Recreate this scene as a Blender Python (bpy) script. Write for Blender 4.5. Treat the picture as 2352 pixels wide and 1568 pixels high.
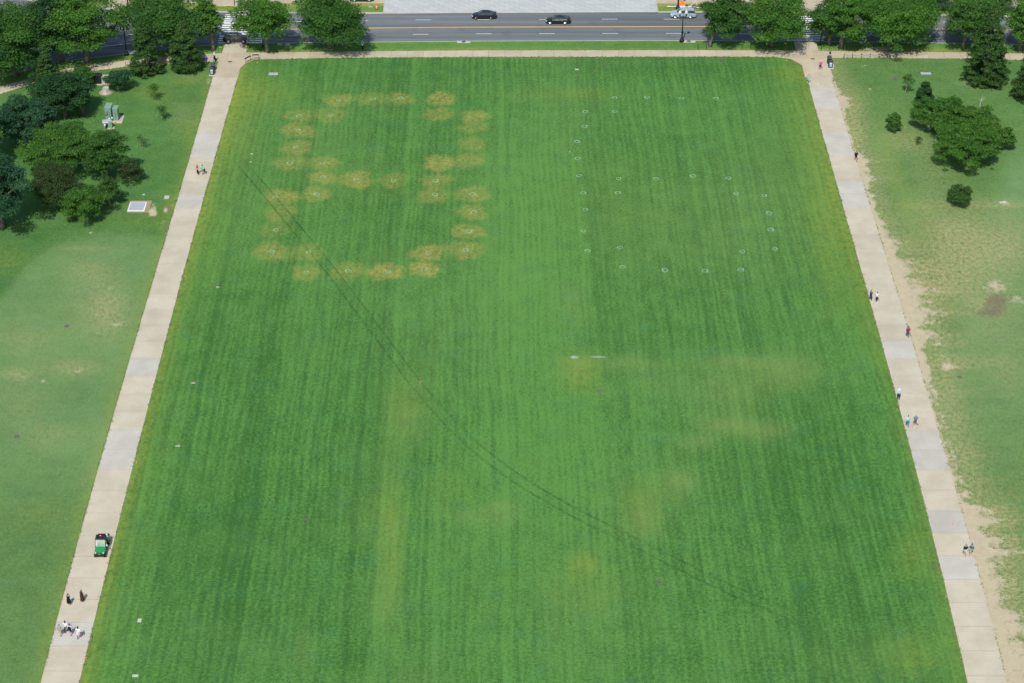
import bpy, bmesh, math, random
import numpy as np
from mathutils import Vector, Matrix

random.seed(7); rng = np.random.default_rng(7)
scene = bpy.context.scene
for o in list(bpy.data.objects): bpy.data.objects.remove(o)
COL = scene.collection

# ------------------------------------------------------------------ camera, sky, sun, exposure
# photo pixels are given on a 2352 x 1568 grid; the observation window is 165 m above the lawn
FPX = 4700.0
THETA = math.atan(3083/FPX)                       # camera looks down by this angle
PSI = math.atan(12*math.cos(THETA)/FPX)           # and very slightly left of the walkways
CAMH = math.cos(THETA)/.00505
FWD = np.array([-math.sin(PSI)*math.cos(THETA), math.cos(PSI)*math.cos(THETA), -math.sin(THETA)])
RGT = np.array([math.cos(PSI), math.sin(PSI), 0.0])
UPV = np.cross(RGT, FWD)
CPOS = np.array([0, 0, CAMH])

cam_d = bpy.data.cameras.new('camera'); cam = bpy.data.objects.new('camera', cam_d); COL.objects.link(cam)
cam_d.sensor_width = 36; cam_d.lens = 36*FPX/2352; cam_d.clip_start = 1; cam_d.clip_end = 6000
M = Matrix(((RGT[0], UPV[0], -FWD[0], 0), (RGT[1], UPV[1], -FWD[1], 0), (RGT[2], UPV[2], -FWD[2], CAMH), (0, 0, 0, 1)))
cam.matrix_world = M
scene.camera = cam

SUN_EL = math.radians(53); SH_AZ = math.radians(13)     # shadows fall away from the camera, a little to the right
world = bpy.data.worlds.new('World'); scene.world = world; world.use_nodes = True
wn = world.node_tree.nodes; wl = world.node_tree.links
sky = wn.new('ShaderNodeTexSky'); sky.sky_type = 'NISHITA'; sky.sun_disc = False
sky.sun_elevation = SUN_EL; sky.sun_rotation = math.pi+SH_AZ
sky.altitude = 20; sky.air_density = 1.2; sky.dust_density = 1.2; sky.ozone_density = 1.5
wl.new(sky.outputs[0], wn['Background'].inputs[0]); wn['Background'].inputs[1].default_value = 0.12
sd = bpy.data.lights.new('sun', 'SUN'); sd.energy = 4.0; sd.angle = math.radians(.53); sd.color = (1, .955, .88)
so = bpy.data.objects.new('sun', sd); COL.objects.link(so)
so.rotation_euler = Vector((math.sin(SH_AZ)*math.cos(SUN_EL), math.cos(SH_AZ)*math.cos(SUN_EL), -math.sin(SUN_EL))).to_track_quat('-Z', 'Y').to_euler()
so.location = (0, 150, 260)
vs = scene.view_settings
vs.view_transform = 'Standard'; vs.look = 'None'; vs.exposure = 0.0; vs.gamma = 1; vs.use_curve_mapping = False
scene.render.engine = 'CYCLES'; scene.cycles.max_bounces = 6

# ------------------------------------------------------------------ photo grid <-> ground
def G(u, v, z=0.0):
    d = FWD*FPX + RGT*(u-1176) - UPV*(v-784)
    return CPOS + d*((z-CAMH)/d[2])
def PIX(X, Y, Z=0.0):
    q = np.stack([np.asarray(X, float), np.asarray(Y, float), np.zeros_like(np.asarray(X, float))+Z], -1)-CPOS
    w = q@FWD
    return 1176+FPX*(q@RGT)/w, 784-FPX*(q@UPV)/w
def SC(u, v): return FPX/float((G(u, v)-CPOS)@FWD)          # photo px per metre
def ZAT(base, v):                                           # height above a ground point that shows at row v
    q = (784-v)/FPX; b = np.array(base)-CPOS
    return (q*float(b@FWD)-float(b@UPV))/(UPV[2]-q*FWD[2])
def GL(pts): return [G(*p) for p in pts]

# ------------------------------------------------------------------ node helpers, materials
class NT:
    def __init__(s, m): m.use_nodes = True; s.t = m.node_tree; s.n = s.t.nodes; s.l = s.t.links; s.b = s.n['Principled BSDF']
    def put(s, inp, v):
        if hasattr(v, 'is_linked') or isinstance(v, bpy.types.NodeSocket): s.l.new(v, inp)
        else: inp.default_value = v
    def math(s, op, a, b=0.0, c=0.0, clamp=False):
        n = s.n.new('ShaderNodeMath'); n.operation = op; n.use_clamp = clamp
        for i, v in enumerate((a, b, c)): s.put(n.inputs[i], v)
        return n.outputs[0]
    def mix(s, f, a, b, mode='MIX'):
        n = s.n.new('ShaderNodeMix'); n.data_type = 'RGBA'; n.blend_type = mode; n.clamp_factor = True
        s.put(n.inputs[0], f)
        for i, v in ((6, a), (7, b)):
            s.put(n.inputs[i], v if isinstance(v, bpy.types.NodeSocket) else (v[0], v[1], v[2], 1))
        return n.outputs[2]
    def coord(s, kind='Object', scale=(1, 1, 1)):
        c = s.n.new('ShaderNodeTexCoord'); m = s.n.new('ShaderNodeMapping'); m.inputs['Scale'].default_value = scale
        s.l.new(c.outputs[kind], m.inputs[0]); return m.outputs[0]
    def noise(s, scale, vec=None, detail=3, rough=.6, dist=0):
        n = s.n.new('ShaderNodeTexNoise'); n.inputs['Scale'].default_value = scale; n.inputs['Detail'].default_value = detail
        n.inputs['Roughness'].default_value = rough; n.inputs['Distortion'].default_value = dist
        if vec: s.l.new(vec, n.inputs['Vector'])
        return n.outputs['Fac']
    def ramp(s, v, lo, hi, a=0.0, b=1.0):
        n = s.n.new('ShaderNodeMapRange'); n.interpolation_type = 'SMOOTHSTEP'; s.put(n.inputs[0], v)
        for i, x in enumerate((lo, hi, a, b)): n.inputs[i+1].default_value = x
        return n.outputs[0]
    def attr(s, name):
        n = s.n.new('ShaderNodeAttribute'); n.attribute_name = name; return n.outputs['Fac']
    def rnd(s): return s.n.new('ShaderNodeObjectInfo').outputs['Random']
    def bump(s, h, strength=.3, dist=.05):
        n = s.n.new('ShaderNodeBump'); n.inputs['Strength'].default_value = strength; n.inputs['Distance'].default_value = dist
        s.l.new(h, n.inputs['Height']); s.l.new(n.outputs[0], s.b.inputs['Normal'])

MATS = {}
def mat(name, col=(.5, .5, .5), rough=.6, metal=0.0, var=.12, scale=6.0, spec=.4, rnd=0.0, coat=0.0, alpha=None):
    """plain painted / cast material: colour broken up by two noises and, if asked, by a per-object shift"""
    if name in MATS: return MATS[name]
    m = bpy.data.materials.new(name); t = NT(m); MATS[name] = m
    n1 = t.noise(scale, t.coord(), 4); n2 = t.noise(scale*.18, t.coord(), 2)
    f = t.math('ADD', t.math('MULTIPLY', t.math('SUBTRACT', n1, .5), 2*var), t.math('MULTIPLY', t.math('SUBTRACT', n2, .5), 2*var))
    f = t.math('ADD', f, 1.0)
    if rnd: f = t.math('ADD', f, t.math('MULTIPLY', t.math('SUBTRACT', t.rnd(), .5), 2*rnd))
    c = t.mix(1.0, col, (1, 1, 1), 'MULTIPLY')
    cc = t.n.new('ShaderNodeCombineColor'); [t.l.new(f, cc.inputs[i]) for i in range(3)]
    c = t.mix(1.0, col, cc.outputs[0], 'MULTIPLY')
    t.l.new(c, t.b.inputs['Base Color'])
    t.b.inputs['Roughness'].default_value = rough; t.b.inputs['Metallic'].default_value = metal
    t.b.inputs['Specular IOR Level'].default_value = spec; t.b.inputs['Coat Weight'].default_value = coat
    return m

def grass_mat(name, base, dark, stripes=True, grain=1.0, blotch=1.0, s1=(.225, .230, .042), s2=(.390, .345, .105), pl=(.165, .300, .130)):
    m = bpy.data.materials.new(name); t = NT(m); MATS[name] = m
    v = t.coord()
    vs_ = t.coord('Object', (1, .16, 1))
    big = t.noise(.035, v, 3); med = t.noise(.33, v, 4, .65); fine = t.noise(2.3, v, 3, .7)
    streak = t.noise(1.1, vs_, 3, .6); vfine = t.noise(6.0, v, 2, .8)
    k = t.math('ADD', t.ramp(big, .3, .7, -.16*blotch, .16*blotch), t.ramp(med, .25, .75, -.22*blotch, .22*blotch))
    k = t.math('ADD', k, t.math('MULTIPLY', t.math('SUBTRACT', fine, .5), 2.3*grain))
    k = t.math('ADD', k, t.math('MULTIPLY', t.math('SUBTRACT', vfine, .5), 1.6*grain))
    if stripes:
        sx_ = t.n.new('ShaderNodeSeparateXYZ'); t.l.new(v, sx_.inputs[0])
        ph = t.math('ADD', t.math('ADD', sx_.outputs[0], t.math('MULTIPLY', sx_.outputs[1], .012)), t.math('MULTIPLY', t.noise(.05, t.coord('Object', (1, .5, 1)), 2), 2.6))
        ph = t.math('ADD', ph, t.math('MULTIPLY', t.noise(.42, t.coord('Object', (1, .035, 1)), 2, .5), 2.2))
        wv_ = t.math('SINE', t.math('MULTIPLY', ph, 2*math.pi/1.06))
        wb_ = t.math('SINE', t.math('MULTIPLY', ph, 2*math.pi/2.63)); k = t.math('ADD', k, t.math('MULTIPLY', wb_, t.ramp(t.noise(.06, t.coord('Object', (1.4, .25, 1)), 3), .35, .65, 0, .10)))
        k = t.math('ADD', k, t.math('MULTIPLY', wv_, t.ramp(t.noise(.09, t.coord('Object', (1, .3, 1)), 3), .3, .65, .04, .16)))
        k = t.math('ADD', k, t.math('MULTIPLY', t.math('SUBTRACT', streak, .5), .95))
    k = t.math('ADD', t.math('ADD', k, .5), t.attr('tone'), clamp=True)
    c = t.mix(k, dark, base)
    hue = t.noise(.11, v, 4, .6)
    c = t.mix(t.ramp(hue, .45, .75, 0, .12+.23*blotch), c, (.10, .215, .05))                 # yellower grass here and there
    c = t.mix(t.math('MULTIPLY', t.ramp(t.noise(.19, t.coord('Object', (1, 1.3, 1)), 3), .5, .75), .08+.2*blotch), c, (.040, .175, .085))   # bluish blades
    c = t.mix(t.math('MULTIPLY', t.attr('pale'), t.ramp(med, .2, .8, .75, 1.1), clamp=True), c, pl)     # paler turf; on the left park grass, the window's milky reflection painted in
    yv = t.math('MULTIPLY', t.attr('yel'), t.ramp(t.noise(.9, v, 6, .8), .30, .65, .05, 1.25), clamp=True)
    c = t.mix(yv, c, (.215, .275, .045))
    n3 = t.noise(1.5, v, 5, .75); n4 = t.noise(4.5, v, 3, .8)
    dn = t.math('ADD', t.math('MULTIPLY', n3, .6), t.math('MULTIPLY', n4, .4))
    dv = t.math('MULTIPLY', t.attr('dry'), t.ramp(dn, .38, .60, .05, 1.45), clamp=True)
    c = t.mix(dv, c, t.mix(n4, s1, s2))
    bv = t.math('ADD', t.attr('bare'), t.math('MULTIPLY', t.math('SUBTRACT', t.noise(.75, v, 8, .78), .5), 1.9))
    bv = t.math('MULTIPLY', t.ramp(t.math('ADD', bv, t.math('MULTIPLY', t.math('SUBTRACT', n4, .5), .8)), .30, .72), t.ramp(t.attr('bare'), .02, .3))
    c = t.mix(bv, c, t.mix(t.noise(.9, v, 6, .7), (.375, .322, .208), (.570, .495, .345)))
    sv = t.math('ADD', t.attr('soil'), t.math('MULTIPLY', t.math('SUBTRACT', t.noise(1.4, v, 7, .8), .5), 1.9))
    sv = t.math('MULTIPLY', t.ramp(sv, .35, .75, 0, .85), t.ramp(t.attr('soil'), .02, .25))
    c = t.mix(sv, c, t.mix(t.noise(2.5, v, 4, .7), (.115, .10, .055), (.225, .185, .115)))
    c = t.mix(t.math('MULTIPLY', t.attr('trk'), .62), c, (.025, .098, .035))      # grass pressed flat by wheels
    t.l.new(c, t.b.inputs['Base Color'])
    t.b.inputs['Roughness'].default_value = .95; t.b.inputs['Specular IOR Level'].default_value = .12
    t.bump(t.math('ADD', fine, vfine), .55, .12)
    return m
LAWN = grass_mat('lawn_grass', (.098, .250, .053), (.036, .119, .025), True, 1.1, .65, pl=(.190, .275, .085))
SIDE = grass_mat('park_grass', (.106, .232, .062), (.043, .130, .033), False, 1.0, 1.0, (.28, .275, .10), (.41, .375, .20))
VERGE = grass_mat('verge_grass', (.100, .270, .052), (.042, .140, .028), False, .8)

def concrete(name, a, b, rnd=.05):
    m = bpy.data.materials.new(name); t = NT(m); MATS[name] = m
    v = t.coord()
    n1 = t.noise(.28, v, 5, .6); n2 = t.noise(3.0, v, 4, .7)
    c = t.mix(t.ramp(n1, .3, .7), a, b)
    f = t.math('ADD', t.math('MULTIPLY', t.math('SUBTRACT', n2, .5), .12), t.math('ADD', 1, t.math('MULTIPLY', t.math('SUBTRACT', t.rnd(), .5), 2*rnd)))
    cc = t.n.new('ShaderNodeCombineColor'); [t.l.new(f, cc.inputs[i]) for i in range(3)]
    c = t.mix(1, c, cc.outputs[0], 'MULTIPLY')
    spots = t.ramp(t.noise(1.3, v, 2, .5), .74, .80)                                # small stains
    c = t.mix(t.math('MULTIPLY', spots, .25), c, (.25, .22, .18))
    t.l.new(c, t.b.inputs['Base Color']); t.b.inputs['Roughness'].default_value = .9; t.b.inputs['Specular IOR Level'].default_value = .2
    t.bump(n2, .15, .01)
    return m
CONC = concrete('warm_concrete', (.445, .400, .300), (.520, .472, .365), .045)
CONC2 = concrete('walk_concrete', (.420, .362, .262), (.495, .430, .318), .05)
CONC3 = concrete('new_grey_concrete', (.425, .405, .345), (.495, .476, .415), .04)
STONE = concrete('grey_granite', (.400, .420, .410), (.480, .500, .488), .055)
KERB = concrete('granite_kerb', (.42, .42, .39), (.52, .51, .46), 0)
BED = mat('joint_bed', (.16, .135, .10), .95)

def asphalt():
    m = bpy.data.materials.new('asphalt'); t = NT(m); v = t.coord(); MATS['asphalt'] = m
    lane = t.noise(.45, t.coord('Object', (.03, 1, 1)), 3, .5)
    n1 = t.noise(.22, v, 4); n2 = t.noise(9, v, 3, .8)
    c = t.mix(t.ramp(lane, .3, .7), (.108, .122, .130), (.182, .200, .208))
    c = t.mix(t.ramp(n1, .52, .75, 0, .35), c, (.080, .090, .096))
    f = t.math('ADD', .82, t.math('MULTIPLY', n2, .36))
    cc = t.n.new('ShaderNodeCombineColor'); [t.l.new(f, cc.inputs[i]) for i in range(3)]
    c = t.mix(1, c, cc.outputs[0], 'MULTIPLY')
    t.l.new(c, t.b.inputs['Base Color']); t.b.inputs['Roughness'].default_value = .85; t.b.inputs['Specular IOR Level'].default_value = .25
    t.bump(n2, .3, .01); return m
ASPH = asphalt()
PAINTW = mat('road_paint_white', (.78, .78, .75), .7, var=.1, scale=3)
PAINTY = mat('road_paint_yellow', (.56, .38, .15), .7, var=.1, scale=3)

def leaf_mat(name, a, b, trans=.42):
    m = bpy.data.materials.new(name); t = NT(m); MATS[name] = m
    f = t.math('ADD', t.math('MULTIPLY', t.noise(.5, t.coord(), 3), .5), t.math('SUBTRACT', t.attr('tint'), .25), clamp=True)
    c = t.mix(f, a, b)
    t.l.new(c, t.b.inputs['Base Color']); t.b.inputs['Roughness'].default_value = .7; t.b.inputs['Specular IOR Level'].default_value = .08
    tr = t.n.new('ShaderNodeBsdfTranslucent'); t.l.new(t.mix(1, c, (1.9, 2.0, .8), 'MULTIPLY'), tr.inputs['Color'])
    ms = t.n.new('ShaderNodeMixShader'); ms.inputs[0].default_value = trans
    t.l.new(t.b.outputs[0], ms.inputs[1]); t.l.new(tr.outputs[0], ms.inputs[2])
    t.l.new(ms.outputs[0], t.n['Material Output'].inputs['Surface']); return m
L_BRIGHT = leaf_mat('oak_leaves', (.042, .135, .028), (.135, .275, .050))
L_MID = leaf_mat('maple_leaves', (.034, .112, .030), (.100, .210, .048))
L_DARK = leaf_mat('dark_leaves', (.022, .078, .032), (.058, .135, .050))
L_BLUE = leaf_mat('blue_green_leaves', (.026, .088, .050), (.068, .155, .078))
L_LIND = leaf_mat('linden_leaves', (.032, .098, .030), (.105, .185, .050))
L_BROWN = leaf_mat('thin_brownish_leaves', (.036, .076, .028), (.088, .136, .046))
L_SHRUB = leaf_mat('crabapple_leaves', (.044, .135, .030), (.130, .262, .050))
L_YOUNG = leaf_mat('young_leaves', (.040, .120, .026), (.110, .230, .050))

def bark(name, a, b):
    m = bpy.data.materials.new(name); t = NT(m); MATS[name] = m
    n = t.noise(3, t.coord('Object', (3, 3, .5)), 5, .7)
    t.l.new(t.mix(t.ramp(n, .3, .7), a, b), t.b.inputs['Base Color']); t.b.inputs['Roughness'].default_value = .95; t.bump(n, .6, .04); return m
BARK = bark('bark', (.09, .075, .06), (.25, .22, .18)); BARKY = bark('young_bark', (.25, .22, .17), (.40, .36, .29)); DEADW = bark('dead_wood', (.32, .30, .26), (.58, .55, .50))

BLACK = mat('black_iron', (.012, .014, .016), .45); BLACKP = mat('black_plastic', (.016, .018, .020), .5)
GLOBE = mat('frosted_globe', (.62, .66, .66), .25, var=.03)
TYRE = mat('tyre_rubber', (.016, .016, .017), .85); RIMS = mat('alloy_rim', (.62, .63, .64), .25, .8, .03); RIMD = mat('dark_rim', (.10, .10, .11), .3, .6, .03)
GLASS = mat('car_glass', (.035, .055, .060), .06, 0, .02, spec=.6)
CHROME = mat('chrome', (.75, .75, .75), .15, 1.0, .02); STEEL = mat('galvanised_steel', (.52, .56, .58), .45, .3, .08)
GREENBOX = mat('green_cabinet_paint', (.200, .330, .250), .5, var=.06); PALEGREEN = mat('pale_green_paint', (.35, .45, .34), .5, var=.06)
ORANGE = mat('safety_orange', (.90, .24, .035), .5, var=.05); YELLOWT = mat('caution_tape', (.80, .72, .05), .5, var=.05)
WHITEP = mat('white_paint', (.76, .77, .75), .5, var=.04); REDP = mat('red_plastic', (.55, .06, .045), .4, var=.04)
BLUEP = mat('blue_panel', (.09, .33, .70), .5, var=.06); IRON = mat('rusty_iron_cover', (.115, .108, .088), .8, var=.25, scale=9)
DIRTY = mat('bare_soil', (.42, .30, .17), .95, var=.2, scale=3); MULCH = mat('mulch', (.31, .25, .145), .95, var=.25, scale=6)
CHALK = mat('chalk_paint_on_grass', (.25, .40, .24), .95, var=.6, scale=5)

# ------------------------------------------------------------------ object helpers
def link(name, me, m=None, parent=None):
    o = bpy.data.objects.new(name, me); COL.objects.link(o)
    if m is not None and me is not None and len(me.materials) == 0: me.materials.append(m)
    if parent: o.parent = parent
    return o
def mesh(name, vs, fs, smooth=False):
    me = bpy.data.meshes.new(name); me.from_pydata([tuple(map(float, v)) for v in vs], [], fs); me.update()
    if smooth: me.polygons.foreach_set('use_smooth', [True]*len(me.polygons))
    return me
def tag(o, label=None, cat=None, group=None, kind=None):
    for k, v in (('label', label), ('category', cat), ('group', group), ('kind', kind)):
        if v: o[k] = v
    return o
def empty(name, loc, rz=0, label=None, cat=None, group=None):
    o = bpy.data.objects.new(name, None); COL.objects.link(o); o.location = tuple(map(float, loc)); o.rotation_euler = (0, 0, rz); o.empty_display_size = .3
    return tag(o, label, cat, group)
def struct(name, me, m, parent=None):
    o = link(name, me, m, parent)
    if not parent: o['kind'] = 'structure'
    return o
class MB:
    """collects shapes, then becomes one mesh"""
    def __init__(s): s.v = []; s.f = []
    def add(s, vs, fs): n = len(s.v); s.v += [tuple(map(float, v)) for v in vs]; s.f += [tuple(i+n for i in f) for f in fs]; return s
    def box(s, c, d, rz=0, taper=1.0, bev=0.0):
        x, y, z = d[0]/2, d[1]/2, d[2]/2; ca, sa = math.cos(rz), math.sin(rz); vs = []
        b = min(bev, x*.45, y*.45, z*.45)
        rings = [(-z, 1.0, b), (-z+b, 1.0, 0), (z-b, taper, 0), (z, taper, b)] if b else [(-z, 1.0, 0), (z, taper, 0)]
        for zz, k, ins in rings:
            for px, py in ((-1, -1), (1, -1), (1, 1), (-1, 1)):
                X, Y = px*(x*k-ins), py*(y*k-ins); vs.append((c[0]+X*ca-Y*sa, c[1]+X*sa+Y*ca, c[2]+zz))
        n = len(rings); fs = [(3, 2, 1, 0), tuple(range(4*n-4, 4*n))]
        for r in range(n-1):
            for i in range(4): j = (i+1) % 4; fs.append((4*r+i, 4*r+j, 4*r+4+j, 4*r+4+i))
        return s.add(vs, fs)
    def tube(s, pts, rad, n=8, cap=True):
        pts = [Vector(p) for p in pts]; R = rad if isinstance(rad, (list, tuple)) else [rad]*len(pts); vs = []; fs = []
        prev = None
        for i, p in enumerate(pts):
            d = (pts[min(i+1, len(pts)-1)]-pts[max(i-1, 0)]).normalized()
            a = Vector((1, 0, 0)) if abs(d.x) < .9 else Vector((0, 1, 0))
            if prev is not None: a = prev
            x = (a-d*a.dot(d)).normalized(); prev = x; y = d.cross(x)
            for k in range(n): q = 2*math.pi*k/n; vs.append(p+(x*math.cos(q)+y*math.sin(q))*R[i])
        for i in range(len(pts)-1):
            for k in range(n): j = (k+1) % n; fs.append((i*n+k, i*n+j, i*n+n+j, i*n+n+k))
        if cap: fs.append(tuple(range(n-1, -1, -1))); fs.append(tuple((len(pts)-1)*n+k for k in range(n)))
        return s.add(vs, fs)
    def lathe(s, prof, c=(0, 0, 0), n=12, axis='z'):
        vs = []; fs = []
        for r, h in prof:
            for k in range(n):
                q = 2*math.pi*k/n; a, b = r*math.cos(q), r*math.sin(q)
                vs.append({'z': (c[0]+a, c[1]+b, c[2]+h), 'y': (c[0]+a, c[1]+h, c[2]+b), 'x': (c[0]+h, c[1]+a, c[2]+b)}[axis])
        for i in range(len(prof)-1):
            for k in range(n): j = (k+1) % n; fs.append((i*n+k, i*n+j, i*n+n+j, i*n+n+k))
        fs.append(tuple(range(n-1, -1, -1))); fs.append(tuple((len(prof)-1)*n+k for k in range(n)))
        return s.add(vs, fs)
    def ball(s, c, r, n=10, m=6):
        r = r if isinstance(r, (tuple, list)) else (r, r, r); vs = []; fs = []
        for i in range(m+1):
            a = math.pi*i/m; zz = -math.cos(a); rr = max(math.sin(a), .02)
            for k in range(n): q = 2*math.pi*k/n; vs.append((c[0]+r[0]*rr*math.cos(q), c[1]+r[1]*rr*math.sin(q), c[2]+r[2]*zz))
        for i in range(m):
            for k in range(n): j = (k+1) % n; fs.append((i*n+k, i*n+j, i*n+n+j, i*n+n+k))
        return s.add(vs, fs)
    def quad(s, a, b, c, d): return s.add([a, b, c, d], [(0, 1, 2, 3)])
    def me(s, name, smooth=False): return mesh(name, s.v, s.f, smooth)
    def build(s, name, m, parent=None, smooth=False): return link(name, s.me(name, smooth), m, parent)

# ------------------------------------------------------------------ layout lines (photo pixels -> ground)
SW_TOP = [(-40, 210), (0, 198), (80.6, 179.4), (141.6, 160), (290.5, 139), (378, 131), (473.6, 124.6), (510, 123.3), (566, 122), (746, 119.6), (883, 118.2), (1091, 116.6), (1665, 116.3), (1827, 117.2), (2011, 119), (2206, 120.9), (2352, 124), (2420, 126)]
SW_BOT = [(-40, 231), (0, 217), (78, 193), (156, 174.6), (202, 166), (299, 153), (400, 147.5), (470, 144), (510, 140.5), (597, 137.6), (746, 134.3), (883, 133), (1091, 131.8), (1665, 131), (1778, 131.8), (1924, 133.7), (2206, 136), (2352, 139), (2420, 141)]
KERB_N = [(-60, 196), (0, 178), (132, 142), (288, 124), (400, 111), (500, 102.5), (570, 99.6), (800, 97.7), (1091, 94.6), (1571, 93.5), (1746, 94.5), (2010, 96.7), (2161, 99), (2352, 103), (2420, 105)]
KERB_F = [(-60, -20), (66, .5), (268, 23.5), (400, 27), (590, 29), (832, 31.3), (1034, 29.6), (1490, 28.2), (1700, 28.6), (2120, 34), (2352, 39), (2420, 41)]
YEL = [(-60, 95), (150, 82), (400, 72), (560, 68), (827, 64), (1034, 61.8), (1619, 60.2), (2155, 66), (2420, 71)]
def fx(poly):
    p = np.array(GL(poly)); o = np.argsort(p[:, 0]); X, Y = p[o, 0], p[o, 1]
    return lambda x: np.interp(x, X, Y)
sw_top, sw_bot, kerb_n, kerb_f, yel = map(fx, (SW_TOP, SW_BOT, KERB_N, KERB_F, YEL))
PL_L = np.array(GL([(93, 1568), (206, 1148.5), (371.7, 574), (459, 287), (488, 177)])); PL_R = np.array(GL([(182, 1568), (285.6, 1148.5), (435.8, 574), (515, 287), (553, 156)]))
PR_L = np.array(GL([(2222, 1568), (2093, 1033.6), (1962.5, 574.3), (1917, 407), (1865, 209.5), (1843, 150)])); PR_R = np.array(GL([(2313, 1568), (2168, 1033.6), (2029.8, 574.3), (1999.6, 473), (1920, 223), (1908, 165)]))
def fy(p):
    Y = p[:, 1]; X = p[:, 0]; o = np.argsort(Y); c = np.polyfit(Y-260, X, 3)
    return lambda y: np.polyval(c, np.clip(y, 178, 346)-260)
pl_l, pl_r, pr_l, pr_r = map(fy, (PL_L, PL_R, PR_L, PR_R))

# ------------------------------------------------------------------ ground, lawns
def grid(name, x0, x1, nx, fy0, fy1, ny, z=0.0):
    xs = np.linspace(x0, x1, nx); t = np.linspace(0, 1, ny)
    X = np.repeat(xs[None, :], ny, 0); Y0 = fy0(xs); Y1 = fy1(xs); Y = Y0[None, :]+t[:, None]*(Y1-Y0)[None, :]
    V = np.stack([X, Y, np.full_like(X, z)], -1).reshape(-1, 3)
    i = np.arange(ny-1)[:, None]*nx+np.arange(nx-1)[None, :]; Q = np.stack([i, i+1, i+nx+1, i+nx], -1).reshape(-1, 4)
    me = bpy.data.meshes.new(name); me.vertices.add(len(V)); me.vertices.foreach_set('co', V.ravel().astype(np.float32))
    me.loops.add(Q.size); me.loops.foreach_set('vertex_index', Q.ravel().astype(np.int32))
    me.polygons.add(len(Q)); me.polygons.foreach_set('loop_start', np.arange(len(Q), dtype=np.int32)*4); me.update(calc_edges=True)
    return me, X.ravel(), Y.ravel()
def put_attrs(me, **kw):
    for k in ('tone', 'yel', 'dry', 'bare', 'soil', 'trk', 'pale'):
        a = me.attributes.new(k, 'FLOAT', 'POINT'); v = kw.get(k)
        if v is not None: a.data.foreach_set('value', np.ascontiguousarray(v, dtype=np.float32))
def blob(U, V, u, v, ru, rv, s=1.0, p=2.0):
    return s*np.exp(-(((U-u)/ru)**2+((V-v)/rv)**2)**(p/2))
def band(U, V, pts, w, s=1.0):
    d = np.full_like(U, 1e9)
    for (a, b), (c, e) in zip(pts[:-1], pts[1:]):
        L = (c-a)**2+(e-b)**2; t = np.clip(((U-a)*(c-a)+(V-b)*(e-b))/L, 0, 1); d = np.minimum(d, np.hypot(U-a-t*(c-a), V-b-t*(e-b)))
    return s*np.exp(-(d/w)**2)

me = mesh('ground', [(-3000, -1500, -.4), (3000, -1500, -.4), (3000, 4000, -.4), (-3000, 4000, -.4)], [(0, 1, 2, 3)])
put_attrs(me); struct('ground', me, SIDE)

mid = lambda x: (sw_top(x)+sw_bot(x))/2
y120 = lambda x: np.full_like(x, 110.0)
# the mown lawn between the two walkways
me, X, Y = grid('lawn', -53.6, 56.0, 440, lambda x: np.full_like(x, 150.0), mid, 440)
U, V = PIX(X, Y)
EDL = X-pl_r(Y); EDR = pr_l(Y)-X
tone = np.zeros_like(X); yelv = np.zeros_like(X); dry = np.zeros_like(X); bare = np.zeros_like(X); soil = np.zeros_like(X); trk = np.zeros_like(X); pale = np.zeros_like(X)
r2 = np.random.default_rng(3)
# mower passes: parallel strips along the lawn, each a touch lighter or darker
pos = -56.0; sgn = 1
while pos < 59:
    w = r2.uniform(.62, 1.0); sgn = -sgn; w *= 1.5; xx = X+.012*(Y-260)+.10*np.sin(Y*.05+pos); amp = sgn*.02+r2.normal(0, .085)
    tone += np.where((xx > pos) & (xx <= pos+w), amp*(.75+.35*np.sin(Y*r2.uniform(.02, .06)+r2.uniform(0, 6))), 0); pos += w
tone += .16*np.exp(-((X-1.5)/7)**2)*np.clip((345-Y)/40, 0, 1)*np.clip((Y-185)/50, .35, 1) + .11*np.exp(-((X-8)/5)**2)
tone += blob(U, V, 1165, 700, 120, 420, .15) + blob(U, V, 980, 1000, 90, 260, .07) + blob(U, V, 1300, 980, 260, 180, .08) + blob(U, V, 1130, 1230, 200, 90, .10)
tone -= blob(U, V, 560, 1080, 180, 330, .17) + blob(U, V, 620, 1400, 260, 150, .12) + blob(U, V, 1850, 1150, 160, 260, .13) + blob(U, V, 2050, 1480, 140, 160, .10) + blob(U, V, 1350, 1500, 160, 110, .05)
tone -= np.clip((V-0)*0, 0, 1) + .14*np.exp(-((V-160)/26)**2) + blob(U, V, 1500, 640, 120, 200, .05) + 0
tone -= band(U, V, [(1300, 170), (1330, 420), (1350, 620), (1360, 800)], 16, .07)
yelv += .55*np.exp(-(EDL/1.3)**2)+.16*np.exp(-(EDL/4.5)**2) + .30*np.exp(-(EDR/1.6)**2)
yelv += .38*np.exp(-(np.clip(EDR-1, 0, 99)/5.5)**2)*np.clip((V-150)/80, 0, 1)*np.clip((900-V)/350, 0, 1)
for b in [(590, 210, 90, 40, .42), (520, 290, 60, 90, .38), (470, 480, 40, 110, .2), (1820, 165, 50, 22, .42), (1300, 215, 160, 14, .22), (1400, 450, 160, 120, .12), (900, 1255, 26, 150, .33), (935, 930, 60, 80, .18), (1330, 855, 44, 40, .55), (1340, 1295, 36, 30, .42),
          (1030, 1130, 60, 60, .14), (1350, 1350, 110, 60, .12), (1470, 1150, 60, 50, .2), (700, 560, 260, 200, .06), (900, 420, 160, 60, .08), (1900, 500, 40, 200, .16), (2090, 1270, 40, 60, .35), (2100, 1500, 70, 60, .3), (860, 1180, 60, 60, .16)]:
    yelv += blob(U, V, *b)
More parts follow.
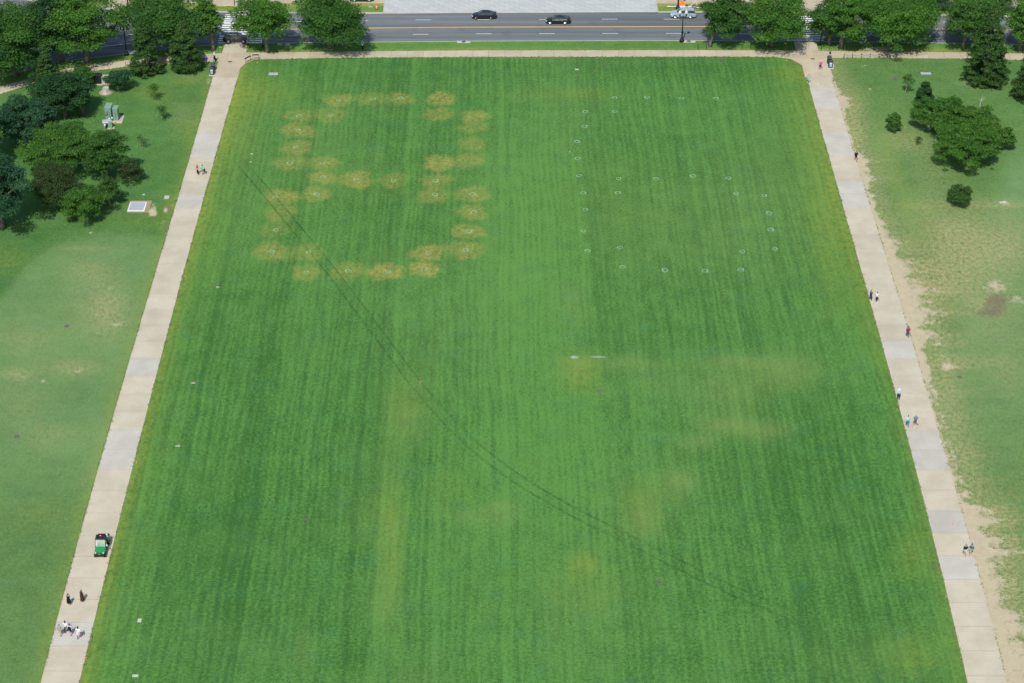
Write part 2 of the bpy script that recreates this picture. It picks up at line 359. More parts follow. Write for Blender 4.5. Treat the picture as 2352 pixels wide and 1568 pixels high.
for b in [(1670, 975, 60, 22, .34), (1760, 990, 50, 24, .26), (1810, 850, 75, 40, .26), (1600, 1015, 50, 20, .22), (1560, 1105, 44, 34, .24), (1480, 1195, 36, 40, .24), (1700, 830, 90, 18, .2), (1440, 832, 60, 20, .2), (1130, 1185, 70, 26, .16), (1150, 1160, 26, 8, .2),
          (1330, 830, 40, 14, .25), (1680, 900, 90, 50, .16), (930, 960, 45, 60, .16), (1320, 700, 40, 60, .12), (700, 1500, 24, 50, .12), (960, 1560, 70, 40, .1), (880, 1380, 30, 60, .12)]:
    b_ = blob(U, V, *b); dry += .28*b_; pale += 1.25*b_
for b in [(1750, 470, 170, 190, .20), (1500, 560, 200, 160, .12), (1300, 240, 90, 120, .14), (1170, 520, 90, 260, .10), (700, 300, 200, 120, .12), (1560, 880, 200, 60, .14), (1350, 1400, 120, 120, .14), (1000, 760, 130, 140, .12), (900, 1200, 40, 220, .12), (560, 480, 60, 160, .10), (1480, 1130, 120, 90, .12), (1950, 1520, 160, 60, .12), (470, 1480, 200, 80, .07)]: pale += blob(U, V, *b)
DX = lambda x: 574.2+x/3.0334
DY = lambda y: 172.3+y/3.0334
DRYP = [(618, 178, .8, 618, 178), (858, 168, .8, 858, 168), (1055, 165, .75, 1050, 163), (1333, 168, .9), (1315, 275, .9), (343, 285, .9, 343, 287), (560, 283, .65, 560, 283), (1568, 292, .85), (1556, 362, .7), (335, 387, .9, 335, 387),
        (1548, 482, .6), (325, 508, 1.0, 320, 508), (280, 615, .8, 280, 615), (525, 615, .85, 505, 615), (1320, 615, 1.0), (1530, 595, .9), (510, 715, .75, 508, 712), (740, 728, 1.0, 740, 729), (1000, 735, .75, 1000, 736), (1298, 738, .85, 1293, 738),
        (220, 850, .85, 175, 853), (465, 830, .9, 465, 831), (1280, 837, .9, 1290, 835), (1550, 833, .95, 1550, 833), (1548, 957, .95, 1558, 957), (215, 965, .8), (185, 1075, .5, 180, 1080), (1515, 1090, 1.0, 1522, 1091), (150, 1232, .75, 153, 1232),
        (408, 1237, .85, 408, 1237), (1243, 1240, 1.05, 1243, 1242), (1500, 1218, 1.0, 1502, 1219), (393, 1377, .85, 393, 1377), (680, 1363, .95, 682, 1364), (945, 1370, 1.15, 962, 1371), (1215, 1350, 1.15, 1215, 1353)]
wx = .12*np.sin(1.3*X+2.1*Y)+.11*np.sin(2.3*X-1.1*Y+1)+.10*np.sin(3.1*X+3.7*Y+2); wy = .12*np.sin(1.7*X-1.5*Y+3)+.11*np.sin(2.9*X+1.3*Y)+.10*np.sin(4.1*X-2.9*Y)
spk = .88+.12*np.sin(2.2*X+.7*Y)*np.sin(1.9*Y-.8*X+1)
for i, d in enumerate(DRYP):                                   # scorched discs left by sprinklers, some with a greener inner ring
    c = G(DX(d[0]), DY(d[1])); R0 = 2.62+.22*math.sin(i*2.3)
    ang = np.arctan2(Y-c[1], X-c[0]); rad = np.hypot(X+wx-c[0], Y+wy-c[1])/(1+.07*np.sin(2*ang+i*1.7)+.07*np.sin(3*ang+i)+.05*np.sin(5*ang+2*i)+.035*np.sin(9*ang+3*i)); q = rad/R0
    prof = np.clip((1.2-q)/.55, 0, 1)*(.62+.22*np.clip(q, 0, 1)+.12*np.sin(2*ang+i))
    if len(d) > 3: prof += np.clip((.34-q)/.25, 0, 1)*.14*((i*7) % 5)/4-(.42 if i in (23, 24, 27, 31, 6) else .10*((i*3) % 4))*np.exp(-((q-.57)/.14)**2)
    dry = np.maximum(dry, np.clip(prof, 0, 1.2)*d[2]*1.0*spk*(1.05 if (i*5) % 7 < 4 else .8)*(q < 1.3))
for a_, b_ in (((280, 615), (520, 620)), ((510, 715), (740, 728)), ((220, 850), (215, 965)), ((215, 965), (185, 1075)), ((1320, 615), (1530, 595)), ((1298, 738), (1280, 837)), ((1243, 1240), (1215, 1350)), ((1243, 1240), (1500, 1218)), ((150, 1232), (408, 1237)), ((680, 1363), (945, 1370)), ((618, 178), (560, 283)), ((858, 168), (1055, 165))):
    dry = np.maximum(dry, band(U+wx*12, V+wy*6, [(DX(a_[0]), DY(a_[1])), (DX(b_[0]), DY(b_[1]))], 12, .3)*spk)
# wheel tracks
TR = [(545, 365), (640, 472), (760, 622), (870, 765), (1000, 935), (1110, 1045), (1300, 1165), (1480, 1255), (1660, 1345), (1900, 1440)]
TG = np.array(GL(TR)); dd = np.full_like(X, 1e9); side = np.zeros_like(X)
for a, b in zip(TG[:-1], TG[1:]):
    e = b-a; L = e[0]**2+e[1]**2; t = np.clip(((X-a[0])*e[0]+(Y-a[1])*e[1])/L, 0, 1); dx, dy = X-a[0]-t*e[0], Y-a[1]-t*e[1]; h = np.hypot(dx, dy)
    s_ = np.sign(dx*e[1]-dy*e[0]); m_ = h < dd; side = np.where(m_, s_*h, side); dd = np.minimum(dd, h)
trk += (.78+.22*np.sin(Y*.33+1))*0*np.clip((V-350)/80, 0, 1)*np.clip((1460-V)/250, .25, 1)*.8
trk += np.exp(-(side/.9)**2)*.16*np.clip((900-V)/300, 0, 1)
tone += band(U, V, [(985, 395), (1080, 300), (1200, 190)], 4, .12)+band(U, V, [(1000, 400), (1100, 300), (1190, 210)], 3, .1)
tone -= band(U, V, [(900, 480), (960, 430), (1000, 370), (1020, 250), (1010, 180)], 12, .10)
soil += .62*np.exp(-(EDR/.5)**2)*np.clip((V-130)/30, 0, 1)*(.55+.45*np.sin(Y*.21)*np.sin(Y*.57+1))
soil += blob(U, V, 1829, 142, 22, 6, .7) + blob(U, V, 1850, 165, 8, 26, .5) + blob(U, V, 2162, 1300, 12, 26, .7) + .25*np.exp(-(EDL/.35)**2) + blob(U, V, 1815, 133.5, 40, 2.6, .5) + blob(U, V, 1790, 132.6, 60, 1.6, .35)
tone += r2.normal(0, .02, len(X))
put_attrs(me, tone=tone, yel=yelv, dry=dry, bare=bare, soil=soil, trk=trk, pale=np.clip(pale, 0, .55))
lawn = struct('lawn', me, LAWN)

# park grass left of the left walkway
me, X, Y = grid('park_lawn_left', -135, -53.6, 220, y120, mid, 380)
U, V = PIX(X, Y); E = pl_l(Y)-X
tone = np.zeros_like(X); yelv = .40*np.exp(-(E/1.4)**2)+.06; dry = np.zeros_like(X); bare = np.zeros_like(X); soil = .5*np.exp(-(E/.33)**2)*np.clip((V-160)/20, 0, 1)
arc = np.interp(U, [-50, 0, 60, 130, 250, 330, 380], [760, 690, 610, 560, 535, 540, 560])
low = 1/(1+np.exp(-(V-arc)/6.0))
pale = low*.36*np.clip((1250-V)/220, .25, 1); tone += -.10*(1-low); dry += low*.08  # milky reflection of the window glass, painted into the grass below the arc
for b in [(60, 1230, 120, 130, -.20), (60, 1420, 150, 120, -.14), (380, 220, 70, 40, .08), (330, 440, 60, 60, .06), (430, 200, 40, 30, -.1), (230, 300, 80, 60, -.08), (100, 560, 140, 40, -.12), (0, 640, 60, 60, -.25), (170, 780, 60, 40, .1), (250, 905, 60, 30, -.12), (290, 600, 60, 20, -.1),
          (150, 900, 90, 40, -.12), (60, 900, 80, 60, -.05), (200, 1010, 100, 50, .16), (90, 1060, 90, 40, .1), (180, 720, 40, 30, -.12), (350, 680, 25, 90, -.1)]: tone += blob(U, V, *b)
for b in [(250, 715, 50, 60, .4), (170, 845, 60, 20, .4), (215, 700, 70, 90, .2), (40, 860, 40, 16, .4), (60, 780, 70, 40, .24), (200, 620, 60, 30, .2), (120, 1000, 60, 30, .22), (240, 1100, 50, 30, .16), (210, 480, 60, 30, .12), (200, 570, 70, 6, .25), (420, 260, 40, 40, .16), (440, 175, 40, 14, .2), (40, 930, 70, 60, .15), (250, 1000, 40, 60, .12)]: dry += blob(U, V, *b)
for b in [(425, 300, 26, 30, .3), (430, 185, 34, 14, .3), (350, 215, 40, 20, .35), (395, 470, 25, 25, .25), (320, 500, 60, 20, .22), (20, 600, 40, 30, .3), (80, 1180, 80, 30, .2)]: yelv += blob(U, V, *b)
for b in [(350, 487, 12, 11, 1.0), (358, 470, 14, 5, .4), (380, 482, 7, 9, .7), (374, 512, 8, 9, .45), (262, 745, 14, 6, .55), (258, 690, 12, 6, .5), (180, 850, 26, 8, .5), (100, 875, 16, 5, .5), (252, 662, 8, 8, .4), (285, 745, 14, 6, .45), (208, 535, 8, 4, .6), (488, 183, 8, 6, .5), (478, 190, 6, 8, .45), (230, 765, 24, 6, .4), (50, 865, 10, 4, .5)]: bare += blob(U, V, *b)
for b in [(313, 475, 26, 14, .9), (388, 480, 7, 18, .7), (380, 522, 8, 14, .6), (482, 215, 5, 26, .6), (153, 749, 12, 5, .4), (38, 1002, 14, 8, .4), (272, 209.5, 7, 2.4, .7), (358, 230, 7, 2.4, .6), (372, 277, 6, 2.4, .6), (243, 214, 9, 3, .6), (250, 140, 60, 4, .2)]: soil += blob(U, V, *b)
soil += .55*np.exp(-((Y-sw_bot(X)+.9)/.7)**2)
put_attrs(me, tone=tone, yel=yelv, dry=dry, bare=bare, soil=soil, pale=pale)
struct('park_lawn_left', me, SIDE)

# park grass right of the right walkway, with the strip worn bare by walkers
me, X, Y = grid('park_lawn_right', 56.0, 135, 220, y120, mid, 420)
U, V = PIX(X, Y); E = X-pr_r(Y)
tone = np.zeros_like(X); yelv = np.zeros_like(X)+.05; dry = np.zeros_like(X); soil = np.zeros_like(X)
wv = [(140, .0), (165, .3), (200, .6), (225, 2.1), (250, 1.6), (275, .4), (300, .7), (335, .5), (360, 2.2), (400, 2.6), (430, 1.2), (470, 1.2), (505, 1.3), (540, 2.4), (600, 3.6), (655, 5.2), (700, 5.8), (740, 4.6), (800, 4.0), (860, 3.6), (905, 2.6), (960, 2.2), (1010, 2.2), (1060, 2.6), (1100, 1.9), (1150, 2.2), (1175, 4.2), (1240, 5.0), (1290, 4.4), (1340, 2.8), (1380, 3.4), (1430, 4.6), (1480, 5.0), (1568, 5.6), (1700, 5.0)]
W = np.interp(V, [a for a, _ in wv], [b for _, b in wv]); W = W*1.05*(1+.25*np.sin(Y*.9)+.2*np.sin(Y*2.1+1))
bare = np.clip(1.02-E/np.maximum(W, .05)*.75, 0, 1)*(W > .25)
bare -= .75*np.exp(-((E-2.3)/.9)**2)*np.clip((V-770)/40, 0, 1)*np.clip((1130-V)/40, 0, 1)      # grass islands inside the worn strip
bare -= .5*np.exp(-((E-.5)/.45)**2)*np.clip((V-860)/30, 0, 1)*np.clip((1160-V)/30, 0, 1)
bare = np.clip(bare, 0, 1)
dry += .45*np.exp(-(np.clip(E-W*.8, 0, 99)/3.0)**2)+.07+.08*np.clip((V-430)/200, 0, 1)
for b in [(2240, 545, 110, 62, .46), (2190, 610, 75, 70, .38), (2290, 600, 70, 50, .26), (2140, 640, 40, 70, .2), (2320, 470, 60, 8, .3), (2180, 520, 50, 30, .26), (2290, 770, 90, 40, .16), (2230, 830, 90, 14, .3), (2090, 330, 50, 30, .3), (2060, 300, 60, 40, .2), (2150, 400, 60, 60, .22), (2230, 470, 100, 16, .25), (2200, 660, 60, 40, .26), (2340, 560, 50, 50, .2),
          (2320, 860, 50, 40, .2), (2300, 1180, 60, 60, .2), (2330, 1330, 40, 80, .2), (2280, 700, 60, 40, .2), (2120, 480, 40, 40, .2), (1960, 300, 30, 80, .3), (2230, 190, 30, 10, .3), (2260, 700, 40, 20, .25)]: dry += blob(U, V, *b)
for b in [(2020, 360, 30, 90, .18), (2110, 440, 30, 50, .1), (2000, 180, 60, 30, -.05), (2200, 240, 100, 30, .03), (2320, 330, 40, 60, .05), (2280, 900, 80, 60, -.16), (2200, 1000, 50, 70, -.12), (2300, 1060, 60, 60, -.1), (2330, 760, 60, 40, -.06), (2100, 160, 160, 20, -.08), (2250, 400, 50, 20, -.12), (2280, 640, 60, 30, -.02)]: tone += blob(U, V, *b)
tone -= band(U, V, [(2125, 560), (2150, 640), (2172, 730), (2195, 810), (2205, 860)], 9, .34)+band(U, V, [(2160, 735), (2240, 735)], 7, .18)+band(U, V, [(2205, 870), (2235, 960), (2260, 1100)], 18, .15)
yelv += band(U, V, [(2030, 330), (2060, 420), (2090, 500), (2125, 560)], 22, .22)+blob(U, V, 2110, 475, 60, 10, .3)
tone += band(U, V, [(2030, 330), (2060, 420), (2090, 500)], 26, .30)
for b in [(2285, 658, 40, 20, .62), (2335, 690, 30, 12, .5), (2307, 467, 9, 4, .9), (2178, 840, 18, 8, .4), (1950, 225, 20, 8, .3), (1997, 206, 10, 4, .5), (1983, 152, 8, 3, .6), (1993, 150, 6, 3, .4), (2128, 306, 6, 3, .5), (2052, 305, 6, 3, .4)]: bare += blob(U, V, *b)
for b in [(2290, 690, 40, 24, .8), (2270, 720, 50, 14, .6), (2057, 182, 8, 3, .9), (1924, 178, 3, 8, .5), (2079, 217, 5, 2, .5), (2209, 472, 6, 3, .4)]: soil += blob(U, V, *b)
soil += .5*np.exp(-(E/.28)**2)*np.clip((V-480)/40, 0, 1)*np.clip((900-V)/60, 0, 1)
pale = .34*np.clip((U-2270+.35*(V-430))/70, 0, 1)*np.clip((V-250)/60, 0, 1)*np.clip((1150-V)/250, .15, 1)*np.clip((V-330)/40, 0, 1)+blob(U, V, 2330, 420, 60, 90, .25)+blob(U, V, 2230, 640, 120, 140, .1)
put_attrs(me, tone=tone, yel=yelv, dry=dry, bare=bare, soil=soil, pale=np.clip(pale, 0, .6))
struct('park_lawn_right', me, SIDE)

# grass strip between footway and road
RAMPL = (float(G(509.5, 123)[0])+.02, float(G(564.5, 123)[0])); RAMPR = (float(G(1828.5, 117)[0]), float(G(1880, 117)[0]))
for vx0, vx1 in ((-135, RAMPL[0]), (RAMPL[1], RAMPR[0]), (RAMPR[1], 135)):
    me, X, Y = grid('verge', vx0, vx1, 240, mid, lambda x: kerb_n(x)-.16, 26)
    U, V = PIX(X, Y); T = (Y-sw_top(X)); tone = np.full_like(X, .05); yelv = .5*np.exp(-((T-.4)/.6)**2); soil = .9*np.exp(-((T+.05)/.35)**2); dry = .10+.5*np.clip((U-1890)/60, 0, 1)*np.clip((2230-U)/60, 0, 1)*np.exp(-((T-.8)/1.2)**2); bare = np.zeros_like(X)
    for b in [(1050, 112, 60, 5, .4), (1100, 113, 40, 4, .3)]: yelv += blob(U, V, *b)
    for b in [(2010, 114, 30, 6, .9), (2040, 111, 16, 4, .7), (757, 112, 18, 6, .5), (1630, 106, 10, 3, .4), (614, 119, 14, 3, .5), (1895, 115, 22, 3, .6), (2200, 103, 30, 4, .5)]: bare += blob(U, V, *b)
    for b in [(1772, 107, 18, 6, .8), (1850, 118, 40, 3, .8), (700, 112, 120, 6, .25)]: soil += blob(U, V, *b)
    put_attrs(me, tone=tone, yel=yelv, dry=dry, bare=bare, soil=soil)
    struct('verge', me, VERGE)

# ------------------------------------------------------------------ road and far side
me, X, Y = grid('road', -135, 135, 200, kerb_n, kerb_f, 6, -.13); road = struct('road', me, ASPH)
def far(x): return np.full_like(x, 900.0)
me, X, Y = grid('far_pavement', -135, 135, 200, kerb_f, far, 3, 0.0); struct('far_pavement', me, CONC2)
def kerb(name, fn, segs, w=.17, side=1, zb=-.2, zt=.015):
    mb = MB()
    for x0, x1 in segs:
        xs = np.arange(x0, x1+.01, 1.5)
        for a, b in zip(xs[:-1], xs[1:]):
            ya, yb = float(fn(a)), float(fn(b)); o = -w*side
            mb.add([(a, ya, zb), (b, yb, zb), (b, yb+o, zb), (a, ya+o, zb), (a, ya, zt), (b, yb, zt), (b, yb+o, zt), (a, ya+o, zt)],
                   [(4, 5, 6, 7), (0, 1, 5, 4), (3, 7, 6, 2)] if side > 0 else [(7, 6, 5, 4), (4, 5, 1, 0), (2, 6, 7, 3)])
    return struct(name, mb.me(name), KERB)
LRX = RAMPL; RRX = RAMPR
kerb('near_kerb', kerb_n, [(-135, LRX[0]), (LRX[1], RRX[0]), (RRX[1], 135)], side=1)
kerb('far_kerb', kerb_f, [(-135, -60), (-58, 135)], side=-1)
for o in [bpy.data.objects['near_kerb'], bpy.data.objects['far_kerb']]:
    bm = bmesh.new(); bm.from_mesh(o.data); bmesh.ops.recalc_face_normals(bm, faces=bm.faces); bm.to_mesh(o.data); bm.free()

def strip(name, x0, x1, off, w, m, fn=yel, z=-.124, step=2.0, parent=road):
    n = max(2, int(abs(x1-x0)/step)+1); xs = np.linspace(x0, x1, n); mb = MB()
    for a, b in zip(xs[:-1], xs[1:]):
        ya, yb = float(fn(a))+off, float(fn(b))+off
        mb.quad((a, ya-w/2, z), (b, yb-w/2, z), (b, yb+w/2, z), (a, ya+w/2, z))
    return mb.build(name, m, parent)
strip('double_yellow_line', -48, 44, .17, .13, PAINTY); strip('double_yellow_line', -48, 44, -.17, .13, PAINTY)
strip('double_yellow_line', 66, 130, .17, .13, PAINTY); strip('double_yellow_line', 66, 130, -.17, .13, PAINTY)
strip('centre_wear', -48, 44, 0, .2, mat('worn_yellow', (.45, .30, .10), .8, var=.3, scale=2)); 
def dash_row(row):      # dashes given by their pixel ends
    for a, b, v in row:
        p, q = G(a, v, -.124), G(b, v, -.124)
        MB().quad((p[0], p[1]-.065, -.124), (q[0], q[1]-.065, -.124), (q[0], q[1]+.065, -.124), (p[0], p[1]+.065, -.124)).build('lane_dash', PAINTW, road)
dash_row([(672, 696, 50), (832, 846, 48), (954.5, 990.5, 46.2), (1096, 1132, 45.6), (1238, 1274, 45.2), (1382, 1418, 44.7), (1524, 1560, 44.8), (2117, 2152, 50.3), (2166, 2170, 51)])
dash_row([(662, 682, 83), (805, 840, 80.6), (948.5, 984.5, 79.4), (1093, 1129, 78.2), (1238.5, 1274.5, 77.8), (1383.5, 1419.5, 77.4), (1529, 1565, 77.4), (1685, 1737, 78.4), (1983, 2018, 81.2), (2330, 2352, 84)])
for a, b in (((268, 40), (299, 43.2)), ((364, 47), (396, 49.5)), ((-4, 7.2), (11, 9.7)), ((505, 51.4), (528, 52.4)), ((288, 81), (308, 79)), ((220, 109), (302, 100)), ((376, 93), (404, 90.5)), ((134, 141), (170, 132))):
    p, q = G(*a, -.124), G(*b, -.124); MB().quad((p[0], p[1]-.08, -.124), (q[0], q[1]-.08, -.124), (q[0], q[1]+.08, -.124), (p[0], p[1]+.08, -.124)).build('lane_dash', PAINTW, road)
# zebra crossings: bars run along the road
def crossing(u0, u1, v0, v1, bars, slope=0):
    a = G(u0, v1); b = G(u1, v1); X0, X1 = a[0], b[0]; Yn, Yf = G(u0, v1)[1], G(u0, v0)[1]; st = (Yf-Yn)/bars
    for i in range(bars):
        y = Yn+st*(i+.12)
        MB().quad((X0, y, -.122), (X1, y, -.122), (X1, y+st*.52, -.122), (X0, y+st*.52, -.122)).build('crossing_bar', PAINTW, road)
crossing(499, 599, 30, 99.5, 14); crossing(1800, 1893, 29, 93.5, 13)
for u in (598,): p = G(u, 99); MB().quad((p[0], p[1]+.1, -.119), (p[0]+.35, p[1]+.1, -.119), (p[0]+.35, p[1]+3.0, -.119), (p[0], p[1]+3.0, -.119)).build('crossing_edge', PAINTW, road)
p = G(1751, 93.5, -.12); q = G(1746, 63, -.12); MB().quad((p[0]-.33, p[1]+.1, -.12), (p[0]+.33, p[1]+.1, -.12), (q[0]+.33, q[1], -.12), (q[0]-.33, q[1], -.12)).build('stop_line', PAINTW, road)

# far side: plaza of granite pavers, grass islands
PX0, PX1 = float(G(881, 20)[0]), float(G(1510, 20)[0])
plaza = struct('plaza', MB().box(((PX0+PX1)/2, 381, -.02), (PX1-PX0, 22.8, .06)).me('plaza'), BED)
pav = MB().box((0, 0, 0), (1.968, .94, .06), bev=.008).me('paver'); pav.materials.append(STONE)
pav2 = MB().box((0, 0, 0), (.975, .94, .06), bev=.008).me('paver_half'); pav2.materials.append(STONE)
row = 0; yy = 370.35
while yy < 382:
    x = PX0+.5+(row % 2)*.49
    if row % 2: o = link('paver', pav2, None, plaza); o.location = (PX0+.5, yy, .03)
    x = PX0+(1.0 if row % 2 == 0 else 1.99)
    while x < PX1-.9:
        o = link('paver', pav, None, plaza); o.location = (x, yy, .03+random.uniform(-.003, .003)); x += 1.98
    e = PX1-(x-.99); 
    if e > .12: MB().box((PX1-e/2+.0, yy, .03), (e-.03, .925, .06), bev=.008).build('paver', STONE, plaza)
    yy += .95; row += 1
sh = MB().box(((PX0+PX1)/2, 369.72, .012), (PX1-PX0, .32, .05)).build('edge_course', STONE, plaza)
def island(name, pts, z=.012, tone=.0, dryv=.3):
    g = GL(pts); me = mesh(name, [(p[0], p[1], z) for p in g], [tuple(range(len(g)))]); bm = bmesh.new(); bm.from_mesh(me)
    bmesh.ops.triangulate(bm, faces=bm.faces); bmesh.ops.subdivide_edges(bm, edges=bm.edges, cuts=6, use_grid_fill=True); bm.normal_update()
    for f in bm.faces:
        if f.normal.z < 0: f.normal_flip()
    bm.to_mesh(me); bm.free(); n = len(me.vertices); vx = np.array([v.co[:] for v in me.vertices]); u, v = PIX(vx[:, 0], vx[:, 1])
    put_attrs(me, tone=np.full(n, tone), dry=np.where(v < min(p[1] for p in pts)+7, .75, .12)+dryv*.3, yel=np.full(n, .1)); return struct(name, me, VERGE)
island('grass_island', [(608, 28), (880, 28.5), (881, 8.5), (608, 7.5)])
island('grass_island', [(1513, 26.5), (1760, 27.5), (1760, 10), (1509, 8.7)], dryv=.9)
island('grass_island', [(300, 22), (543, 26.6), (543, 15.5), (300, -3)], dryv=1.2)
island('grass_island', [(1900, 29), (2352, 37), (2352, 18), (1900, 12)], dryv=.4)

# ------------------------------------------------------------------ walkways of big square slabs
def walkway(name, fl, fr, anchors, light, y_top):
    ys = [y_top]
    seq = sorted(anchors, reverse=True); allj = []
    for a, b in zip([y_top]+seq, seq+[seq[-1]-66]):
        n = max(1, round((a-b)/4.48)); allj += [a-(a-b)*i/n for i in range(n)]
    allj = sorted(set(round(v, 2) for v in allj), reverse=True)
    bed = MB()
    Ys = np.arange(allj[-1], y_top, 3.0)
    for a, b in zip(Ys[:-1], Ys[1:]): bed.quad((fl(a)+.05, a, .006), (fr(a)-.05, a, .006), (fr(b)-.05, b, .006), (fl(b)+.05, b, .006))
    par = struct(name, bed.me(name), BED)
    for a, b in zip(allj[:-1], allj[1:]):
        mY = (a+b)/2; g = .022; y1, y0 = a-g, b+g; z1 = .045+random.uniform(-.004, .006); z0 = -.1; gi = .012
        vs_ = [(fl(y0), y0, z0), (fr(y0), y0, z0), (fr(y1), y1, z0), (fl(y1), y1, z0), (fl(y0)+gi, y0+gi, z1), (fr(y0)-gi, y0+gi, z1), (fr(y1)-gi, y1-gi, z1), (fl(y1)+gi, y1-gi, z1)]
        me = mesh('slab', vs_, [(4, 5, 6, 7), (0, 1, 5, 4), (1, 2, 6, 5), (2, 3, 7, 6), (3, 0, 4, 7)])
        link('slab', me, CONC3 if any(lo < mY < hi for lo, hi in light) else CONC, par)
    return par
walkway('walkway_left', pl_l, pl_r, [318.2, 309.4, 296.6, 291.9, 274.4, 247.8, 243.3, 229.9, 221.0, 206.7, 189.9, 185.6], [(309.4, 318.2), (291.9, 296.6), (243.3, 247.8), (221.0, 229.9), (185.6, 189.9)], 340.5)
walkway('walkway_right', pr_l, pr_r, [336.4, 327.8, 318.8, 310.3, 301.5, 292.6, 261.3, 252.6, 248.0, 230.0, 225.5, 212.1, 207.5, 202.9, 198.2], [(327.8, 336.4), (310.3, 318.8), (292.6, 301.5), (248, 252.6), (221, 230), (207.5, 212.1), (198.2, 202.9)], 340.8)
# footway beside the road
foot = MB(); xs = np.arange(-130, 130.1, 2.5)
for a, b in zip(xs[:-1], xs[1:]): foot.quad((a, float(sw_bot(a))+.06, .007), (b, float(sw_bot(b))+.06, .007), (b, float(sw_top(b))-.06, .007), (a, float(sw_top(a))-.06, .007))
foot = struct('footway', foot.me('footway'), BED)
x = -118.0
while x < 118:
    w = 3.05; a, b = x+.016, x+w-.016; sk = -.0 if x > -50 else .12
    big = 3.05
    q = [(a, float(sw_bot(a))), (b, float(sw_bot(b))), (b, float(sw_top(b))), (a, float(sw_top(a)))]
    z1 = .048+random.uniform(-.004, .004)
    link('slab', mesh('slab', [(p[0], p[1], -.1) for p in q]+[(p[0], p[1], z1) for p in q], [(4, 5, 6, 7), (0, 1, 5, 4), (1, 2, 6, 5), (2, 3, 7, 6), (3, 0, 4, 7)]), CONC2, foot)
    x += w
def flat(name, pts, z, m, parent=None, zs=None, zb=-.1):
    g = GL(pts); n = len(g); zt = zs or [z]*n
    vs_ = [(p[0], p[1], zb-.05) for p in g]+[(p[0], p[1], h) for p, h in zip(g, zt)]
    me = mesh(name, vs_, [tuple(range(n, 2*n))]+[(i, (i+1) % n, n+(i+1) % n, n+i) for i in range(n)]); return link(name, me, m, parent)
flat('corner_slab', [(488, 178.6), (546.6, 178.4), (552, 156.8), (564, 146.5), (583, 137.7), (503, 140.8)], .044, CONC2, foot)
flat('corner_slab', [(1849, 178.4), (1915, 178.6), (1908, 165), (1897, 133.2), (1781, 131.6), (1816, 136), (1842, 150)], .044, CONC2, foot)
for x0_, x1_ in (RAMPL, RAMPR):
    ya_, yb_ = float(sw_top((x0_+x1_)/2))-.02, float(kerb_n((x0_+x1_)/2))+.02
    q = [(x0_, ya_), (x1_, ya_), (x1_, yb_), (x0_, yb_)]; zz = [.047, .047, -.118, -.118]
    link('ramp_slab', mesh('ramp_slab', [(a, b, -.4) for a, b in q]+[(a, b, z) for (a, b), z in zip(q, zz)], [(4, 5, 6, 7), (0, 1, 5, 4), (1, 2, 6, 5), (2, 3, 7, 6), (3, 0, 4, 7)]), CONC, foot)
flat('fountain_pad', [(1897, 156), (1916, 155.2), (1909, 134.6), (1897, 134.4)], .05, CONC3, foot)

# ------------------------------------------------------------------ chalk rings sprayed on the lawn
def ring_mesh(seed, r=.40, w=.07):
    rr = random.Random(seed); n = 20; mb = MB(); out = []
    k1, k2, ph = rr.uniform(.03, .1), rr.uniform(.02, .06), rr.uniform(0, 6)
    for i in range(n):
        a = 2*math.pi*i/n; q = r*(1+k1*math.sin(2*a+ph)+k2*math.sin(5*a)); ww = w*rr.uniform(.55, 1.35)
        out += [((q-ww)*math.cos(a), (q-ww)*math.sin(a), 0), ((q+ww)*math.cos(a), (q+ww)*math.sin(a), .004)]
    return mesh('chalk_ring', out, [(2*i, 2*i+1, (2*i+3) % (2*n), (2*i+2) % (2*n)) for i in range(n)])
RM = [ring_mesh(i) for i in range(5)]
for m_ in RM: m_.materials.append(CHALK)
RX = lambda x: 1263.3+x/3.0334
RINGS = [(DX(d[3]), DY(d[4])) for d in DRYP if len(d) > 3]
RINGS += [(RX(a), DY(b)) for a, b in [(450, 160), (677, 158), (917, 163), (1157, 164), (245, 257), (450, 256), (240, 360), (188, 466), (193, 583), (203, 703), (478, 724), (738, 724), (995, 704), (1243, 720), (231, 822), (473, 821), (1297, 828), (1493, 841), (246, 938), (1527, 963), (232, 1087), (1537, 1078), (262, 1226), (487, 1203), (1340, 1229), (1567, 1212), (507, 1338), (802, 1360), (1080, 1364), (1328, 1357)]]
for i, (u, v) in enumerate(RINGS):
    p = G(u, v); o = link('chalk_ring', RM[i % 5], None, lawn); o.location = (p[0], p[1], .012); o.rotation_euler = (0, 0, i*1.7); k = random.uniform(.9, 1.15); o.scale = (k, k, 1)

# ------------------------------------------------------------------ trees
def leaves_mesh(name, C, N, size, tint, r):
    n = len(C); N = N/np.linalg.norm(N, axis=1)[:, None]
    a = r.normal(size=(n, 3)); a -= (a*N).sum(1)[:, None]*N; a /= np.linalg.norm(a, axis=1)[:, None]; b = np.cross(N, a)
    s = size*(r.uniform(.5, 1.1, n)+.7*(r.random(n) > .88))[:, None]
    V = np.stack([C-a*s*.55, C+b*s*.36+N*s*.10, C+a*s*.55-N*s*.05, C-b*s*.36+N*s*.10], 1).reshape(-1, 3)
    me = bpy.data.meshes.new(name); me.vertices.add(4*n); me.vertices.foreach_set('co', V.ravel().astype(np.float32))
    me.loops.add(4*n); me.loops.foreach_set('vertex_index', np.arange(4*n, dtype=np.int32))
    me.polygons.add(n); me.polygons.foreach_set('loop_start', np.arange(n, dtype=np.int32)*4); me.update(calc_edges=True)
    at = me.attributes.new('tint', 'FLOAT', 'POINT'); at.data.foreach_set('value', np.repeat(tint, 4).astype(np.float32)); return me
TREE_N = [0]
